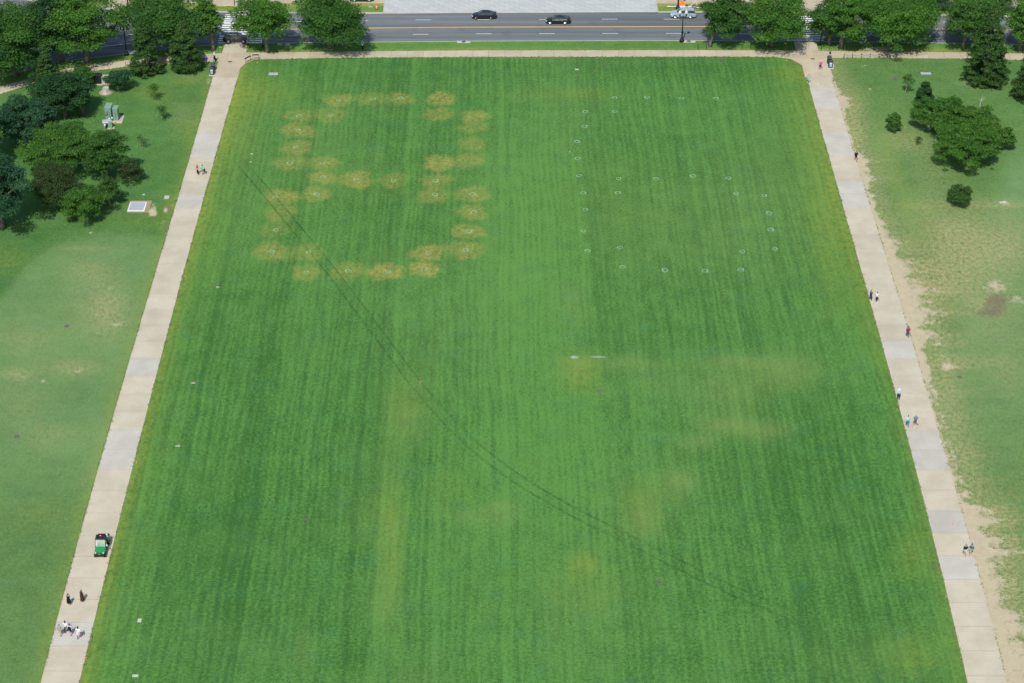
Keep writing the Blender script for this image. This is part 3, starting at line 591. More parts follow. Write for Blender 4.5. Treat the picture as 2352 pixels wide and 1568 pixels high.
def tree(name, label, base, box, m, style='round', leaf=.46, dens=1.0, lobes=46, group=None, cat='tree', trunk=BARK, tr=None, zmin=None, lean=0.0, gap=.0):
    """base = foot of the trunk in the photo, box = crown outline (u0, u1, v0, v1) in the photo"""
    TREE_N[0] += 1; r = np.random.default_rng(100+TREE_N[0]); g = G(*base); s = SC(*base)
    u0, u1, v0, v1 = box; R = (u1-u0)/2/s*1.04; Vh = (v1-v0)/2/s*1.03
    d = g-CPOS; phi = math.atan2(CAMH, math.hypot(d[0], d[1])); sp, cp = math.sin(phi), math.cos(phi)
    cu = (u0+u1)/2; gx = G(cu, base[1]); ox = gx[0]-g[0]
    lobes = int(lobes*1.4) if style == 'spread' else lobes; zc = ZAT(gx, (v0+v1)/2); h2 = Vh**2-(R*sp)**2; h = math.sqrt(max(h2, (.42*R)**2))/cp if style != 'spread' else math.sqrt(max(h2, (.25*R)**2))/cp
    if group and R > 2.2: zc -= .03*h; h *= 1.04
    zc = max(zc, h*1.02+(.25 if zmin is None else zmin))
    leaf *= .66 if R > 3 else .8; lobes = int(lobes*1.5)
    root = empty(name, g, 0, label, cat, group)
    # lobe centres
    ctr = []
    while len(ctr) < lobes:
        v = r.normal(size=3); v /= np.linalg.norm(v)
        if style == 'cone':
            t = r.uniform(0, 1)**1.25; rad = (1-t)**.72*(1 if t > .12 else .78+t*1.8)*.86; q = rad*(r.uniform(.45, 1)**.6); a = r.uniform(0, 2*math.pi)
            c = (math.cos(a)*q, math.sin(a)*q, -1+2*t*.97)
        else:
            if v[2] < -.8 and style == 'round': continue
            q = r.uniform(.50, .86) if r.random() < .85 else r.uniform(.1, .5)
            c = v*q
            if style == 'spread': c = np.array([v[0]*q*1.06, v[1]*q*1.06, abs(v[2])*1.05*q-.35+.16*r.normal()])
        ctr.append(c)
    ctr = np.array(ctr); az = np.arctan2(ctr[:, 1], ctr[:, 0]); f1, f2, f3 = r.uniform(0, 6.28, 3)
    dfm = 1+.14*np.sin(2*az+f1)+.10*np.sin(3*az+f2)+.08*np.sin(5*az+4*ctr[:, 2]+f3) if style != 'cone' else 1+.06*np.sin(3*az+9*ctr[:, 2]+f1)
    ctr = ctr*np.stack([R*dfm, R*dfm, h*(1+.06*r.normal(size=len(ctr)))], 1)
    lr = {'cone': .31, 'spread': .27}.get(style, .36)*R*(46/lobes)**.33
    nl = int(dens*3.3*(4*math.pi*R*R*(.5+.5*h/R)+4)/(leaf*leaf*.42)/lobes)
    nl = max(14, min(nl, 1000))
    Cs = []; Ns = []; Ts = []
    for c in ctr:
        k = lr*(r.uniform(.7, 1.25) if r.random() < .75 else r.uniform(.35, .6)); c = c*(1.0 if k > .65*lr else 1.17); n = int(nl*(k/lr)**2); v = r.normal(size=(n, 3)); v /= np.linalg.norm(v, axis=1)[:, None]
        v[:, 2] = np.where(v[:, 2] < -.25, -v[:, 2]*.6, v[:, 2])
        p = c+v*np.array([k, k, k*.62])*(r.uniform(.35, 1.0, n)**.45)[:, None]*(1+.18*r.normal(size=n))[:, None]
        nn = v*.75+np.array([0, 0, .55])+r.normal(size=(n, 3))*.55
        Cs.append(p); Ns.append(nn); Ts.append(np.clip(r.normal(.5+r.normal(0, .13), .2, n), 0, 1))
    Cc = np.concatenate(Cs); Nn = np.concatenate(Ns); Tt = np.concatenate(Ts)
    keep = Cc[:, 2]+zc > .15
    if gap: keep &= r.random(len(Cc)) > gap
    Cc, Nn, Tt = Cc[keep], Nn[keep], Tt[keep]
    cr = link('crown', leaves_mesh('crown', Cc+np.array([ox, 0, zc]), Nn, leaf, Tt, r), m, root)
    # trunk with limbs reaching into the crown
    rt = tr or max(.05, .036*(zc+h)**1.05*.75); mb = MB(); top = zc+h*.35
    bow = lean+r.normal(0, .02)
    mb.tube([(0, 0, -.12), (bow*.1, 0, .12*top), (ox*.35+bow*top*.5, 0, .5*top), (ox*.9, 0, top)], [rt*1.5, rt*1.02, rt*.8, rt*.25], 9)
    order = np.argsort(r.random(len(ctr)))[:12 if R > 2.5 else 6]
    for i in order:
        e = ctr[i]*.85+np.array([ox, 0, zc]); st = max(.28*top, .35*e[2]); b0 = (ox*.35*st/top, 0, st)
        if e[2] < st: continue
        md = (b0[0]+(e[0]-b0[0])*.45, b0[1]+(e[1]-b0[1])*.45, b0[2]+(e[2]-b0[2])*.62)
        mb.tube([b0, md, tuple(e)], [rt*.45, rt*.26, rt*.06], 5)
    mb.build('trunk', trunk, root, True)
    return root
GR = 'street trees along the near side of the road'
tree('oak_tree', 'huge dark green oak at the left edge, its crown over the curving footway', (36, 174), (-70, 130, 3, 170), L_MID, leaf=.5, lobes=70)
tree('oak_tree', 'dark oak squeezed between the two big oaks at the top left', (142, 140), (66, 204, -20, 126), L_DARK, lobes=56)
tree('oak_tree', 'tall bright green oak with a visible trunk beside the shaded left road', (201, 143), (114, 290, -22, 132), L_BRIGHT, leaf=.5, lobes=64)
tree('maple_tree', 'broad dark green tree behind the two pyramidal lindens', (388, 122), (293, 478, -12, 104), L_MID, lobes=64)
tree('maple_tree', 'bright green tree overhanging the left edge of the left crossing', (490, 116), (440, 510, -8, 100), L_BRIGHT, lobes=44, gap=.1)
tree('linden_tree', 'left one of the two pyramidal lindens above the footway', (340, 168), (292, 382, 60, 172), L_LIND, 'cone', .36, lobes=150)
tree('linden_tree', 'right one of the two pyramidal lindens, next to the left walkway', (433, 159), (382, 477, 60, 164), L_LIND, 'cone', .36, lobes=150)
tree('linden_tree', 'narrow cone-shaped tree rising behind the dark rounded grove on the left', (110, 195), (80, 143, 116, 190), L_LIND, 'cone', .36, lobes=110)
tree('locust_tree', 'dark rounded tree at the head of the left grove', (150, 268), (76, 208, 160, 272), L_DARK, leaf=.42, lobes=60)
tree('locust_tree', 'grey-green tree on the right flank of the dark rounded grove tree', (190, 262), (158, 215, 175, 262), L_BLUE, leaf=.36, lobes=40)
tree('locust_tree', 'blue-green tree at the upper left of the grove, at the picture edge', (60, 330), (-10, 112, 232, 345), L_BLUE, leaf=.42, lobes=56)
tree('locust_tree', 'blue-green rounded tree behind the bright crabapple of the grove', (112, 360), (60, 150, 240, 380), L_BLUE, leaf=.42, lobes=50)
tree('crabapple_tree', 'wide bright green crabapple with layered branches in the left grove', (142, 388), (46, 232, 268, 392), L_SHRUB, 'spread', .36, lobes=90)
tree('crabapple_tree', 'deep green crabapple on the right of the bright layered one', (246, 412), (198, 298, 300, 414), L_MID, leaf=.34, lobes=56)
tree('crabapple_tree', 'brownish thin crabapple at the middle of the left grove', (140, 474), (70, 200, 372, 478), L_BROWN, leaf=.30, lobes=70, dens=.8)
tree('crabapple_tree', 'small brownish see-through crabapple standing free right of the grove', (298, 419), (270, 332, 368, 420), L_BROWN, leaf=.28, dens=.55, lobes=36)
tree('crabapple_tree', 'small olive crabapple behind the lowest bright one of the grove', (252, 470), (222, 285, 405, 468), L_LIND, leaf=.30, dens=.8, lobes=40)
tree('crabapple_tree', 'bright green crabapple at the lower end of the left grove', (194, 508), (148, 246, 426, 510), L_SHRUB, leaf=.32, lobes=50)
tree('oak_tree', 'blue-green oak cut by the left picture edge below the grove', (4, 524), (-80, 82, 346, 530), L_BLUE, leaf=.46, lobes=64)
tree('oak_tree', 'slice of blue-green oak at the left edge between grove and oak below', (-22, 380), (-70, 20, 240, 390), L_BLUE, leaf=.44, lobes=44)
tree('young_tree', 'small rounded dark green tree with a mulch ring beside the pale green box', (272, 209), (245, 304, 162, 204), L_BLUE, leaf=.30, lobes=34, trunk=BARKY)
tree('young_tree', 'bushy small tree touching the footway left of the dark cabinet', (193, 196), (170, 217, 157, 199), L_MID, leaf=.32, lobes=34)
tree('sapling', 'upper one of the two young oaks on the open grass left of the walkway', (358, 229.5), (338, 371, 192, 222), L_YOUNG, leaf=.26, dens=.2, lobes=12, trunk=BARKY, tr=.06)
tree('sapling', 'lower one of the two young oaks on the open grass left of the walkway', (372, 276), (356, 386, 241, 268), L_YOUNG, leaf=.26, dens=.2, lobes=11, trunk=BARKY, tr=.06)
tree('sapling', 'faint thin sapling between the green cabinets and the left walkway', (328, 339), (317, 341, 308, 334), L_BROWN, leaf=.2, dens=.1, lobes=8, trunk=BARKY, tr=.03)
tree('street_tree', 'bright green street tree covering the right half of the left crossing', (614, 120), (546, 674, -14, 102), L_BRIGHT, leaf=.44, lobes=64, group=GR, gap=.12)
tree('street_tree', 'maple with a big shadow on the road left of the open stretch', (757, 111), (668, 844, -16, 108), L_MID, leaf=.46, lobes=60, group=GR, gap=.05)
tree('street_tree', 'street tree beside the twin lamp at the right end of the open road', (1631, 106), (1604, 1712, -20, 98), L_MID, leaf=.44, lobes=60, group=GR)
tree('street_tree', 'green street tree just left of the right crossing', (1772, 107), (1690, 1862, -22, 92), L_SHRUB, leaf=.44, lobes=64, group=GR)
tree('street_tree', 'thin-trunked street tree at the right corner of the right crossing', (1904, 104), (1842, 1950, -6, 96), L_MID, leaf=.42, lobes=54, group=GR)
tree('street_tree', 'leaning street tree behind the chain fence posts on the right', (1931, 111), (1885, 1990, -18, 100), L_BRIGHT, leaf=.44, lobes=54, group=GR)
tree('oak_tree', 'large oak with a forked grey trunk on the right verge', (2042, 110), (1962, 2162, -24, 104), L_BRIGHT, leaf=.48, lobes=60, group=GR)
tree('oak_tree', 'dark street oak behind the large cone-shaped tree on the right', (2212, 112), (2158, 2292, -14, 104), L_MID, leaf=.44, lobes=56, group=GR)
tree('oak_tree', 'street oak at the right picture edge behind the cone-shaped trees', (2340, 116), (2306, 2420, -10, 112), L_BRIGHT, leaf=.44, lobes=50, group=GR)
tree('pin_oak_tree', 'large cone-shaped pin oak standing on the right lawn', (2262, 189), (2200, 2322, 22, 190), L_LIND, 'cone', .40, lobes=220, zmin=0)
tree('pin_oak_tree', 'cone-shaped pin oak cut by the right picture edge', (2362, 228), (2312, 2416, 92, 230), L_LIND, 'cone', .40, lobes=170, zmin=0)
tree('far_tree', 'dark tree on the far side of the road above the large forked oak', (2135, 24), (2080, 2190, -60, 26), L_DARK, leaf=.44, lobes=44)
tree('far_tree', 'tree beyond the road behind the leaning street trees on the right', (1985, 20), (1930, 2050, -70, 20), L_MID, leaf=.44, lobes=40)
tree('far_tree', 'tree beyond the road at the upper right corner', (2290, 30), (2240, 2330, -70, 26), L_MID, leaf=.44, lobes=44, gap=.15)
tree('far_tree', 'tree beyond the road above the dark oak at the top left', (160, -6), (95, 235, -95, -4), L_DARK, leaf=.46, lobes=44)
tree('sapling', 'slim young tree with a pale trunk on the right lawn', (2079, 216), (2069, 2097, 168, 202), L_MID, leaf=.26, dens=.26, lobes=12, trunk=BARKY, tr=.07, lean=.05)
tree('shrub', 'dark conical shrub at the upper left of the big shrub group', (2120, 246), (2094, 2148, 190, 248), L_DARK, 'cone', .3, lobes=44, cat='shrub', zmin=0)
tree('shrub_tree', 'spreading upper shrub tree of the right lawn group', (2135, 303), (2096, 2232, 222, 322), L_SHRUB, 'spread', .33, lobes=70, cat='shrub')
tree('shrub_tree', 'back part of the right lawn shrub group, brownish at its tip', (2245, 330), (2180, 2296, 238, 336), L_SHRUB, 'spread', .32, lobes=60, cat='shrub')
tree('shrub_tree', 'broad lowest and nearest shrub tree of the right lawn group', (2222, 380), (2140, 2288, 276, 388), L_SHRUB, 'spread', .33, lobes=90, cat='shrub')
tree('shrub_tree', 'small round tree at the right end of the right lawn group', (2302, 343), (2282, 2330, 291, 342), L_SHRUB, leaf=.3, lobes=30, cat='shrub')
tree('shrub', 'small round light green bush standing alone left of the shrub group', (2052, 304), (2034, 2070, 262, 305), L_YOUNG, leaf=.28, lobes=26, dens=.8, cat='shrub')
tree('sapling', 'nearly bare brown sapling in dry grass left of the shrub group', (2108, 333), (2100, 2117, 313, 331), L_BROWN, leaf=.18, dens=.1, lobes=7, trunk=BARK, tr=.03)
tree('sapling', 'thin dark sapling poking up behind the shrub group', (2188, 246), (2182, 2194, 217, 242), L_DARK, leaf=.2, dens=.5, lobes=10, tr=.03)
tree('crabapple_tree', 'lone olive crabapple with a dark shadow low on the right lawn', (2209, 471), (2173, 2231, 423, 472), L_LIND, leaf=.28, lobes=44)

# ------------------------------------------------------------------ dead wood
def at(u, v): p = G(u, v); return (float(p[0]), float(p[1]), 0.0)
b = empty('dead_branch', at(2250, 246), 0, 'bleached bare branch sticking up behind the shrub group', 'branch')
MB().tube([(0, 0, -.05), (.15, .1, 1.2), (.5, .2, 2.0)], [.07, .05, .015], 6).build('stem', DEADW, b)
for e in ((.9, .3, 1.5), (-.4, .1, 1.7), (.7, -.2, 2.3), (.3, .3, 2.4)): MB().tube([(.12, .08, 1.0), ((e[0]+.1)/2, e[1]/2, (e[2]+1.1)/2), e], [.035, .025, .008], 5).build('twig', DEADW, b)
s = empty('tree_stump', at(243, 213), 0, 'weathered grey tree stump near the pale green box', 'stump')
mb = MB(); n = 14; prof = [(.95, -.05), (.72, .25), (.60, .75), (.56, 1.05)]; vs_ = []
for rr, hh in prof:
    for k in range(n): a = 2*math.pi*k/n; q = rr*(1+.18*math.sin(3*a+hh)+.1*math.sin(7*a)); vs_.append((q*math.cos(a), q*math.sin(a), hh+(.14*math.sin(2*a) if hh > 1 else 0)))
mb.add(vs_, [(i*n+k, i*n+(k+1) % n, i*n+n+(k+1) % n, i*n+n+k) for i in range(3) for k in range(n)]+[tuple(3*n+k for k in range(n))]).build('stump_wood', DEADW, s)
MB().lathe([(1.25, .0), (1.1, .05), (.8, .07)], n=16).build('soil_ring', MULCH, s)
lg = empty('fallen_log', at(2304, 467), .2, 'short pale fallen log lying on bare soil on the right lawn', 'log')
MB().tube([(-.7, 0, .16), (0, .05, .17), (.6, -.02, .15)], [.16, .18, .13], 9).build('log_wood', DEADW, lg); MB().tube([(.1, 0, .2), (.3, .25, .45)], [.06, .03], 6).build('branch_stub', DEADW, lg)
dr = empty('dead_limb', at(2036, 108), 0, 'bare pale dead limbs hanging at the forked oak trunk', 'branch')
mb = MB().tube([(-1.2, -1.2, 7.6), (-1.9, -1.5, 6.2), (-1.8, -1.6, 4.0), (-2.1, -1.6, 2.8)], [.12, .09, .06, .02], 6); mb.build('limb', DEADW, dr)
MB().tube([(-1.85, -1.55, 5.2), (-2.6, -1.6, 3.6)], [.05, .015], 5).build('twig', DEADW, dr); MB().tube([(-1.2, -1.2, 7.6), (-2.6, -1.5, 8.0), (-4.0, -1.6, 7.4)], [.1, .06, .02], 5).build('twig', DEADW, dr)

# ------------------------------------------------------------------ covers, plates, markers in the ground
def plate(name, label, u, v, w, d, m=STEEL, frame=None, cells=1, group=None, rz=0.0, cat='cover'):
    o = empty(name, at(u, v), rz, label, cat, group)
    if frame: MB().box((0, 0, .012), (w+.34, d+.34, .05), bev=.01).build('frame', frame, o)
    cw = w/cells
    for i in range(cells): MB().box((-w/2+cw*(i+.5), 0, .035), (cw-.03, d-.03, .05), bev=.008).build('panel', m, o)
    return o
plate('access_hatch', 'grey steel hatch with a white frame set in bare soil near the left walkway', 315, 475, 2.45, 2.75, STEEL, WHITEP, 1, cat='hatch'); o = bpy.data.objects['access_hatch']; MB().box((.4, .05, .004), (3.5, 3.9, .03), bev=.01).build('soil_bed', MULCH, o)
plate('concrete_pad', 'small pale concrete pad beside the left walkway', 383, 453.5, .85, 1.05, CONC3, None, 1, cat='pad')
plate('vault_cover', 'two-panel grey vault cover at the top left of the big lawn', 628, 170.5, 1.7, 1.0, STEEL, None, 2)
plate('vault_cover', 'two-panel pale grey vault cover on the right lawn below the footway', 2126.5, 169.5, 1.9, .9, STEEL, None, 2)
WPL = 'small pale plates along the left part of the lawn'
for u, v, w, d, lab in ((500, 660, .55, .22, 'pale valve plate in the lawn, farthest of the row along the left'), (444, 879.5, .62, .24, 'white valve plate in the lawn level with the upper grey walkway slab'), (408.5, 1024, .7, .26, 'pale valve plate in the lawn level with the two grey walkway slabs'),
                        (320.5, 1424, .5, .7, 'squarish pale plate in the lawn level with the walking group'), (311, 1551, .75, .45, 'pale plate in the lawn at the bottom left'), (578, 354, .5, .25, 'tiny pale plate in the upper left of the lawn near the wheel tracks'), (576, 373, .4, .2, 'second tiny pale plate below another near the wheel tracks'), (1325, 160.5, .7, .5, 'tiny plate at the top of the lawn near the footway')):
    plate('valve_plate', lab, u, v, w, d, KERB, None, 1, WPL)
plate('utility_slab', 'tiny pale blue lid in the grass above the steel hatch', 330, 447.5, .45, .3, mat('pale_blue_lid', (.35, .6, .66), .5))
def manhole(label, u, v, r, m=IRON, group=None):
    o = empty('manhole_cover', at(u, v), 0, label, 'manhole', group)
    MB().lathe([(r+.06, .0), (r+.05, .03), (r, .032)], n=18).build('rim', IRON, o); MB().lathe([(r*.97, .0), (r*.96, .045), (r*.6, .05), (r*.58, .045), (.05, .05)], n=18).build('lid', m, o); return o
for u, v, r, lab in ((702, 1191.5, .24, 'dark round manhole in the lower left of the lawn'), (1513, 1336.5, .26, 'brown round manhole in the lower right of the lawn'), (1377, 897, .20, 'tan round lid in the lawn right of centre'), (153, 749, .34, 'dark manhole in the dry park grass at the left'), (38, 1002, .34, 'pale round lid near the left picture edge'),
                      (2057, 182, .5, 'dark sunken manhole on the right lawn'), (2204, 866, .25, 'pale round lid in the right lawn below the lush green strip'), (1389, 147, .35, 'brown round lid at the top edge of the lawn'), (1657, 133.6, .5, 'grey round lid against the footway on the right')):
    manhole(lab, u, v, r)
for u, lab in ((1065, 'concrete collar with a round lid by the kerb at centre left'), (1582, 'concrete collar with a round lid beside the twin lamp'), (652, 'shaded concrete collar with a lid under the left street tree')):
    v = {1065: 97.2, 1582: 96.3, 652: 102.5}[u]; o = empty('drain_inlet', at(u, v), 0, lab, 'drain', 'drain inlets along the near kerb')
    MB().box((0, 0, .02), (2.5, .85, .08), bev=.015).build('collar', CONC3, o); MB().lathe([(.42, .055), (.42, .075), (.1, .08)], n=18).build('lid', IRON, o)
for u, v, lab in ((528.5, 143, 'small rectangular grate in the paving at the top of the left walkway'), (1866.5, 136.5, 'small rectangular grate in the paving at the top of the right walkway')):
    o = empty('paving_grate', at(u, v), 0, lab, 'grate'); MB().box((0, 0, .03), (.75, .42, .05)).build('frame', IRON, o)
    for i in range(7): MB().box((-.3+.1*i, 0, .058), (.05, .36, .012)).build('bar', BLACK, o)
flag_me = None
for u, v, lab in ((313, 1066, 'orange flag beside the two grey slabs of the left walkway'), (198, 1513, 'orange flag at the lawn edge below the walking group'), (425, 637, 'orange flag at the lawn edge in the upper half of the left walkway'), (590, 148, 'orange flag by the leaning rails at the lawn corner'), (1805, 143, 'orange flag in the top right corner of the lawn'),
                  (1308, 352, 'tiny orange flag among the right-hand chalk rings'), (2060, 944, 'orange flag at the lawn edge below the person in the sun hat'), (1985, 632, 'orange flag at the lawn edge above the navy-clad person'), (2185, 1204, 'orange flag on the bare strip above the lower pair'), (1939, 472, 'orange flag at the lawn edge below the person in black jacket'),
                  (2172, 1373, 'orange flag at the lawn edge below the lower pair'), (1243, 133.5, 'orange flag against the footway at the middle of the lawn'), (965, 880, 'tiny orange flag beside the wheel tracks in the lawn'), (942, 134, 'orange flag against the footway left of the middle'), (497, 366, 'orange flag at the lawn edge above the walkers on the left walkway'), (2127, 623, 'orange flag on the bare soil beside the right walkway')):
    o = empty('marker_flag', at(u, v), 0, lab, 'flag', 'orange marker flags')
    if flag_me is None: flag_me = (MB().tube([(0, 0, -.02), (0, 0, .42)], .012, 5).me('stake'), MB().add([(0, -.006, .42), (.16, -.006, .36), (.15, -.006, .22), (0, -.006, .2), (0, .006, .42), (.16, .006, .36), (.15, .006, .22), (0, .006, .2)], [(3, 2, 1, 0), (4, 5, 6, 7), (0, 1, 5, 4), (1, 2, 6, 5), (2, 3, 7, 6)]).me('pennant'))
    link('stake', flag_me[0], WHITEP, o); link('pennant', flag_me[1], ORANGE, o)
o = empty('litter', at(1877.5, 194), 0, 'two white scraps of paper on the right walkway', 'litter')
MB().box((0, 0, .06), (.18, .14, .02)).build('scrap', WHITEP, o); MB().box((.12, -.3, .06), (.2, .12, .02), .4).build('scrap', WHITEP, o)

# ------------------------------------------------------------------ lamps, posts, railings, chain fence
def lamp(label, u, v, H=6.6, group='twin-globe street lamps'):
    o = empty('street_lamp', at(u, v), 0, label, 'lamp', group)
    MB().lathe([(.46, -.05), (.46, .35), (.36, .5), (.30, .62), (.20, .95), (.14, 1.1)], n=14).build('base', BLACK, o, True)
    MB().lathe([(.13, 1.0), (.10, H*.55), (.09, H-1.45)], n=12).build('pole', BLACK, o, True)
    MB().tube([(-.62, 0, H-1.3), (-.5, 0, H-1.5), (0, 0, H-1.42), (.5, 0, H-1.5), (.62, 0, H-1.3)], .07, 8).tube([(0, 0, H-1.6), (0, 0, H-.95)], [.1, .03], 8).build('crossarm', BLACK, o)
    for sx in (-1, 1):
        MB().lathe([(.09, H-1.45), (.16, H-1.2), (.17, H-.98)], (sx*.6, 0, 0), 10).build('globe_holder', BLACK, o)
        MB().lathe([(.16, H-.98), (.27, H-.8), (.29, H-.6), (.22, H-.36), (.08, H-.22), (.02, H-.12)], (sx*.6, 0, 0), 14).build('globe', GLOBE, o, True)
    return o
lamp('twin-globe lamp in front of the silver-blue vehicle', 1566, 96.4); lamp('twin-globe lamp under the maple with the big shadow', 810, 99.5)
lamp('twin-globe lamp in the shade between the big oak and the left linden', 291, 127); lamp('far twin-globe lamp on the grass island by the sign trailer', 1557, 21.5); lamp('far twin-globe lamp on the left grass island beyond the road', 294.5, 19.5)
def signal(label, u, v, H=3.2, heads=1):
    o = empty('signal_post', at(u, v), 0, label, 'signal post'); MB().lathe([(.2, -.05), (.2, .25), (.09, .4), (.07, H)], n=10).build('post', BLACK, o)
    for i in range(heads): MB().box((.18, 0, H-.35-.9*i), (.3, .3, .75), bev=.03).build('signal_head', BLACK, o); MB().lathe([(.1, -.17), (.1, -.2)], (.18, 0, H-.25-.9*i), 10, 'y').build('lens', mat('dark_lens', (.12, .05, .03), .3), o)
    return o
signal('black signal post on the island beyond the left crossing', 539.5, 20); signal('black post at the right corner of the right crossing', 1884, 104.5, 2.6); signal('thin signal post at the near right end of the left crossing', 604, 108, 3.6); signal('post with tape left of the right crossing', 1803, 107, 3.2)
def tape(label, u, v, pts):
    o = empty('caution_tape', at(u, v), 0, label, 'tape'); n = len(pts); vs_ = []
    for p in pts: vs_ += [(p[0], p[1], p[2]+.06), (p[0], p[1], p[2]-.06), (p[0], p[1]+.012, p[2]-.06), (p[0], p[1]+.012, p[2]+.06)]
    MB().add(vs_, [(4*i+a, 4*i+(a+1) % 4, 4*i+4+(a+1) % 4, 4*i+4+a) for i in range(n-1) for a in range(4)]).build('ribbon', YELLOWT, o); return o
tape('yellow tape tangled on the verge right of the left crossing', 567, 117.5, [(-.2, 0, .05), (-.1, 0, .7), (.1, .05, 1.1), (.15, 0, .3), (.35, 0, .9), (.4, .05, .1)])
tape('yellow tape hanging on the verge left of the right crossing', 1802, 117, [(.1, 0, .05), (0, 0, .9), (-.1, .05, 1.6), (.3, 0, 1.3), (.35, 0, .1)])
tape('yellow tape strung across the island beyond the left crossing', 522, 20, [(-2, 0, .6), (-1, 0, .5), (0, 0, .62), (.6, 0, .75)])
tape('scrap of yellow tape in the shade left of the left crossing', 506, 111.5, [(-.2, 0, .1), (.05, .02, .25), (.3, 0, .12)])
post_me = MB().lathe([(.05, -.05), (.045, .82), (.06, .84), (.03, .9)], n=8).me('post')
cf = empty('chain_fence', at(1998, 133.8), 0, 'low post and chain fence along the footway on the right', 'fence'); pts = [at(u, 133.6) for u in (1938.1, 1957.6, 1978, 1998, 2018, 2038.2, 2058.2)]
for p in pts: o = link('post', post_me, BLACK, cf); o.location = (p[0]-cf.location.x, p[1]-cf.location.y-.05, 0)
for a, b_ in zip(pts[:-1], pts[1:]):
    w = b_[0]-a[0]; q = [(a[0]-cf.location.x+w*t, a[1]-cf.location.y-.05+(b_[1]-a[1])*t, .8-.34*(1-(2*t-1)**2)) for t in np.linspace(0, 1, 9)]
    MB().tube(q, .022, 5).build('chain', BLACK, cf)
for i, us in enumerate(((1602.9, 1623), (1704, 1724, 1745, 1765.5))):
    f_ = empty('chain_fence', at(us[0], 113), 0, ('two short black posts on the verge beside the lamp-side street tree', 'four short black posts on the verge near the right crossing')[i], 'fence')
    for u in us: p = at(u, 113); o = link('post', post_me, BLACK, f_); o.location = (p[0]-f_.location.x, p[1]-f_.location.y, 0)
    for a, b_ in zip(us[:-1], us[1:]):
        p, q = at(a, 113), at(b_, 113); MB().tube([(p[0]-f_.location.x+(q[0]-p[0])*t, 0, .8-.62*(1-(2*t-1)**2)) for t in np.linspace(0, 1, 9)], .014, 5).build('chain', BLACK, f_)
f_ = empty('chain_fence', at(1900, 117), 0, 'short dark posts at the verge edge right of the right crossing', 'fence')
for u in (1886, 1905, 1926, 1981): p = at(u, 116.3); o = link('post', post_me, BLACK, f_); o.location = (p[0]-f_.location.x, p[1]-f_.location.y, 0)
f_ = empty('chain_fence', at(289, 152), 0, 'two dark posts with a chain by the left footway in front of the linden', 'fence')
for u in (289, 299): p = at(u, 153.5 if u == 289 else 152.5); o = link('post', post_me, BLACK, f_); o.location = (p[0]-f_.location.x, p[1]-f_.location.y, 0)
GREYM = mat('grey_rail_paint', (.16, .17, .17), .5)
def railing(label, a, b, low=False):
    A, B = np.array(at(*a)), np.array(at(*b)); o = empty('leaning_rail', A, 0, label, 'railing', 'leaning rails at the lawn corner'); d = B-A; e = d/np.linalg.norm(d)
    for q in (A, B): MB().tube([(*(q-A)[:2], -.05), (*(q-A)[:2], .98)], .035, 8).build('leg', GREYM, o)
    p0, p1 = -e*.05, d+e*.05; nrm = np.array([-e[1], e[0], 0])
    vs_ = []
    for q in (p0, p1):
        for w_, h_ in ((-.14, .96), (.14, .96), (.14, 1.06), (-.14, 1.06)): vs_.append((q[0]+nrm[0]*w_, q[1]+nrm[1]*w_, h_))
    MB().add(vs_, [(3, 2, 1, 0), (4, 5, 6, 7), (0, 1, 5, 4), (1, 2, 6, 5), (2, 3, 7, 6), (3, 0, 4, 7)]).build('top_bar', BLACK, o)
    if low: MB().tube([(*(d*.1)[:2], .0), (*(d*.2-np.array([0, .3, 0]))[:2], .25), (*(d*1.15-np.array([0, .3, 0]))[:2], .25), (*(d*1.12)[:2], 0)], .035, 7).build('low_rail', GREYM, o)
    return o
railing('black-topped rail on the slanting corner of the lawn by the left walkway', (564, 146.6), (576, 140.3)); railing('black-topped rail facing the footway at the lawn corner', (581, 138.3), (594.5, 137.9), True)

# ------------------------------------------------------------------ bins, fountain, cabinets
def bin_unit(par, y, front):
    body = MB(); w, d, h = .74, .78, 1.28
    prof = [(-d/2, 0), (-d/2, h*.82), (-d/2+.10, h*.93), (0.02, h), (d/2-.06, h), (d/2, h*.95), (d/2, 0)]
    vs_ = [(-w/2, p[0]+y, p[1]+.08) for p in prof]+[(w/2, p[0]+y, p[1]+.08) for p in prof]; n = len(prof)
    body.add(vs_, [tuple(range(n-1, -1, -1)), tuple(range(n, 2*n))]+[(i, (i+1) % n, n+(i+1) % n, n+i) for i in range(n)])
    b_ = body.build('bin_body', BLACKP, par)
    MB().box((0, y-.1, h+.085), (.5, .34, .03), bev=.01).build('hatch_lid', mat('grey_lid', (.10, .12, .13), .4), b_)
    MB().box((0, y+.22, h+.10), (.62, .3, .04), bev=.01).build('solar_panel', mat('solar_panel', (.03, .045, .07), .15), b_)
    MB().tube([(-.24, y-d/2-.03, h*.9), (.24, y-d/2-.03, h*.9)], .025, 6).build('handle', GREYM, b_)
    if front:
        MB().box((0, y-d/2-.012, .98), (.46, .02, .20)).build('notice_header', WHITEP, b_); pn = MB().box((0, y-d/2-.012, .56), (.46, .02, .60)).build('notice_panel', BLUEP, b_)
        for i in range(2):
            for j in range(3): MB().box((-.10+.2*i, y-d/2-.026, .38+.18*j), (.10, .01, .09)).build('pictogram', WHITEP, b_)
    return b_
for u, v, lab in ((486.6, 174.6, 'pair of black solar bins with a blue notice at the top of the left walkway'), (1907.6, 158.5, 'pair of black solar bins with a blue notice at the top of the right walkway')):
    p = at(u, v); lean = .03 if u < 1000 else -.045
    o = empty('waste_station', (p[0], p[1]+.5, .04), lean*0, lab, 'bin', 'solar bin stations')
    MB().box((0, 1.0, .02), (1.05, 3.5, .08), bev=.01).build('base_slab', CONC3, o); bin_unit(o, 0, True); bin_unit(o, 1.75, False)
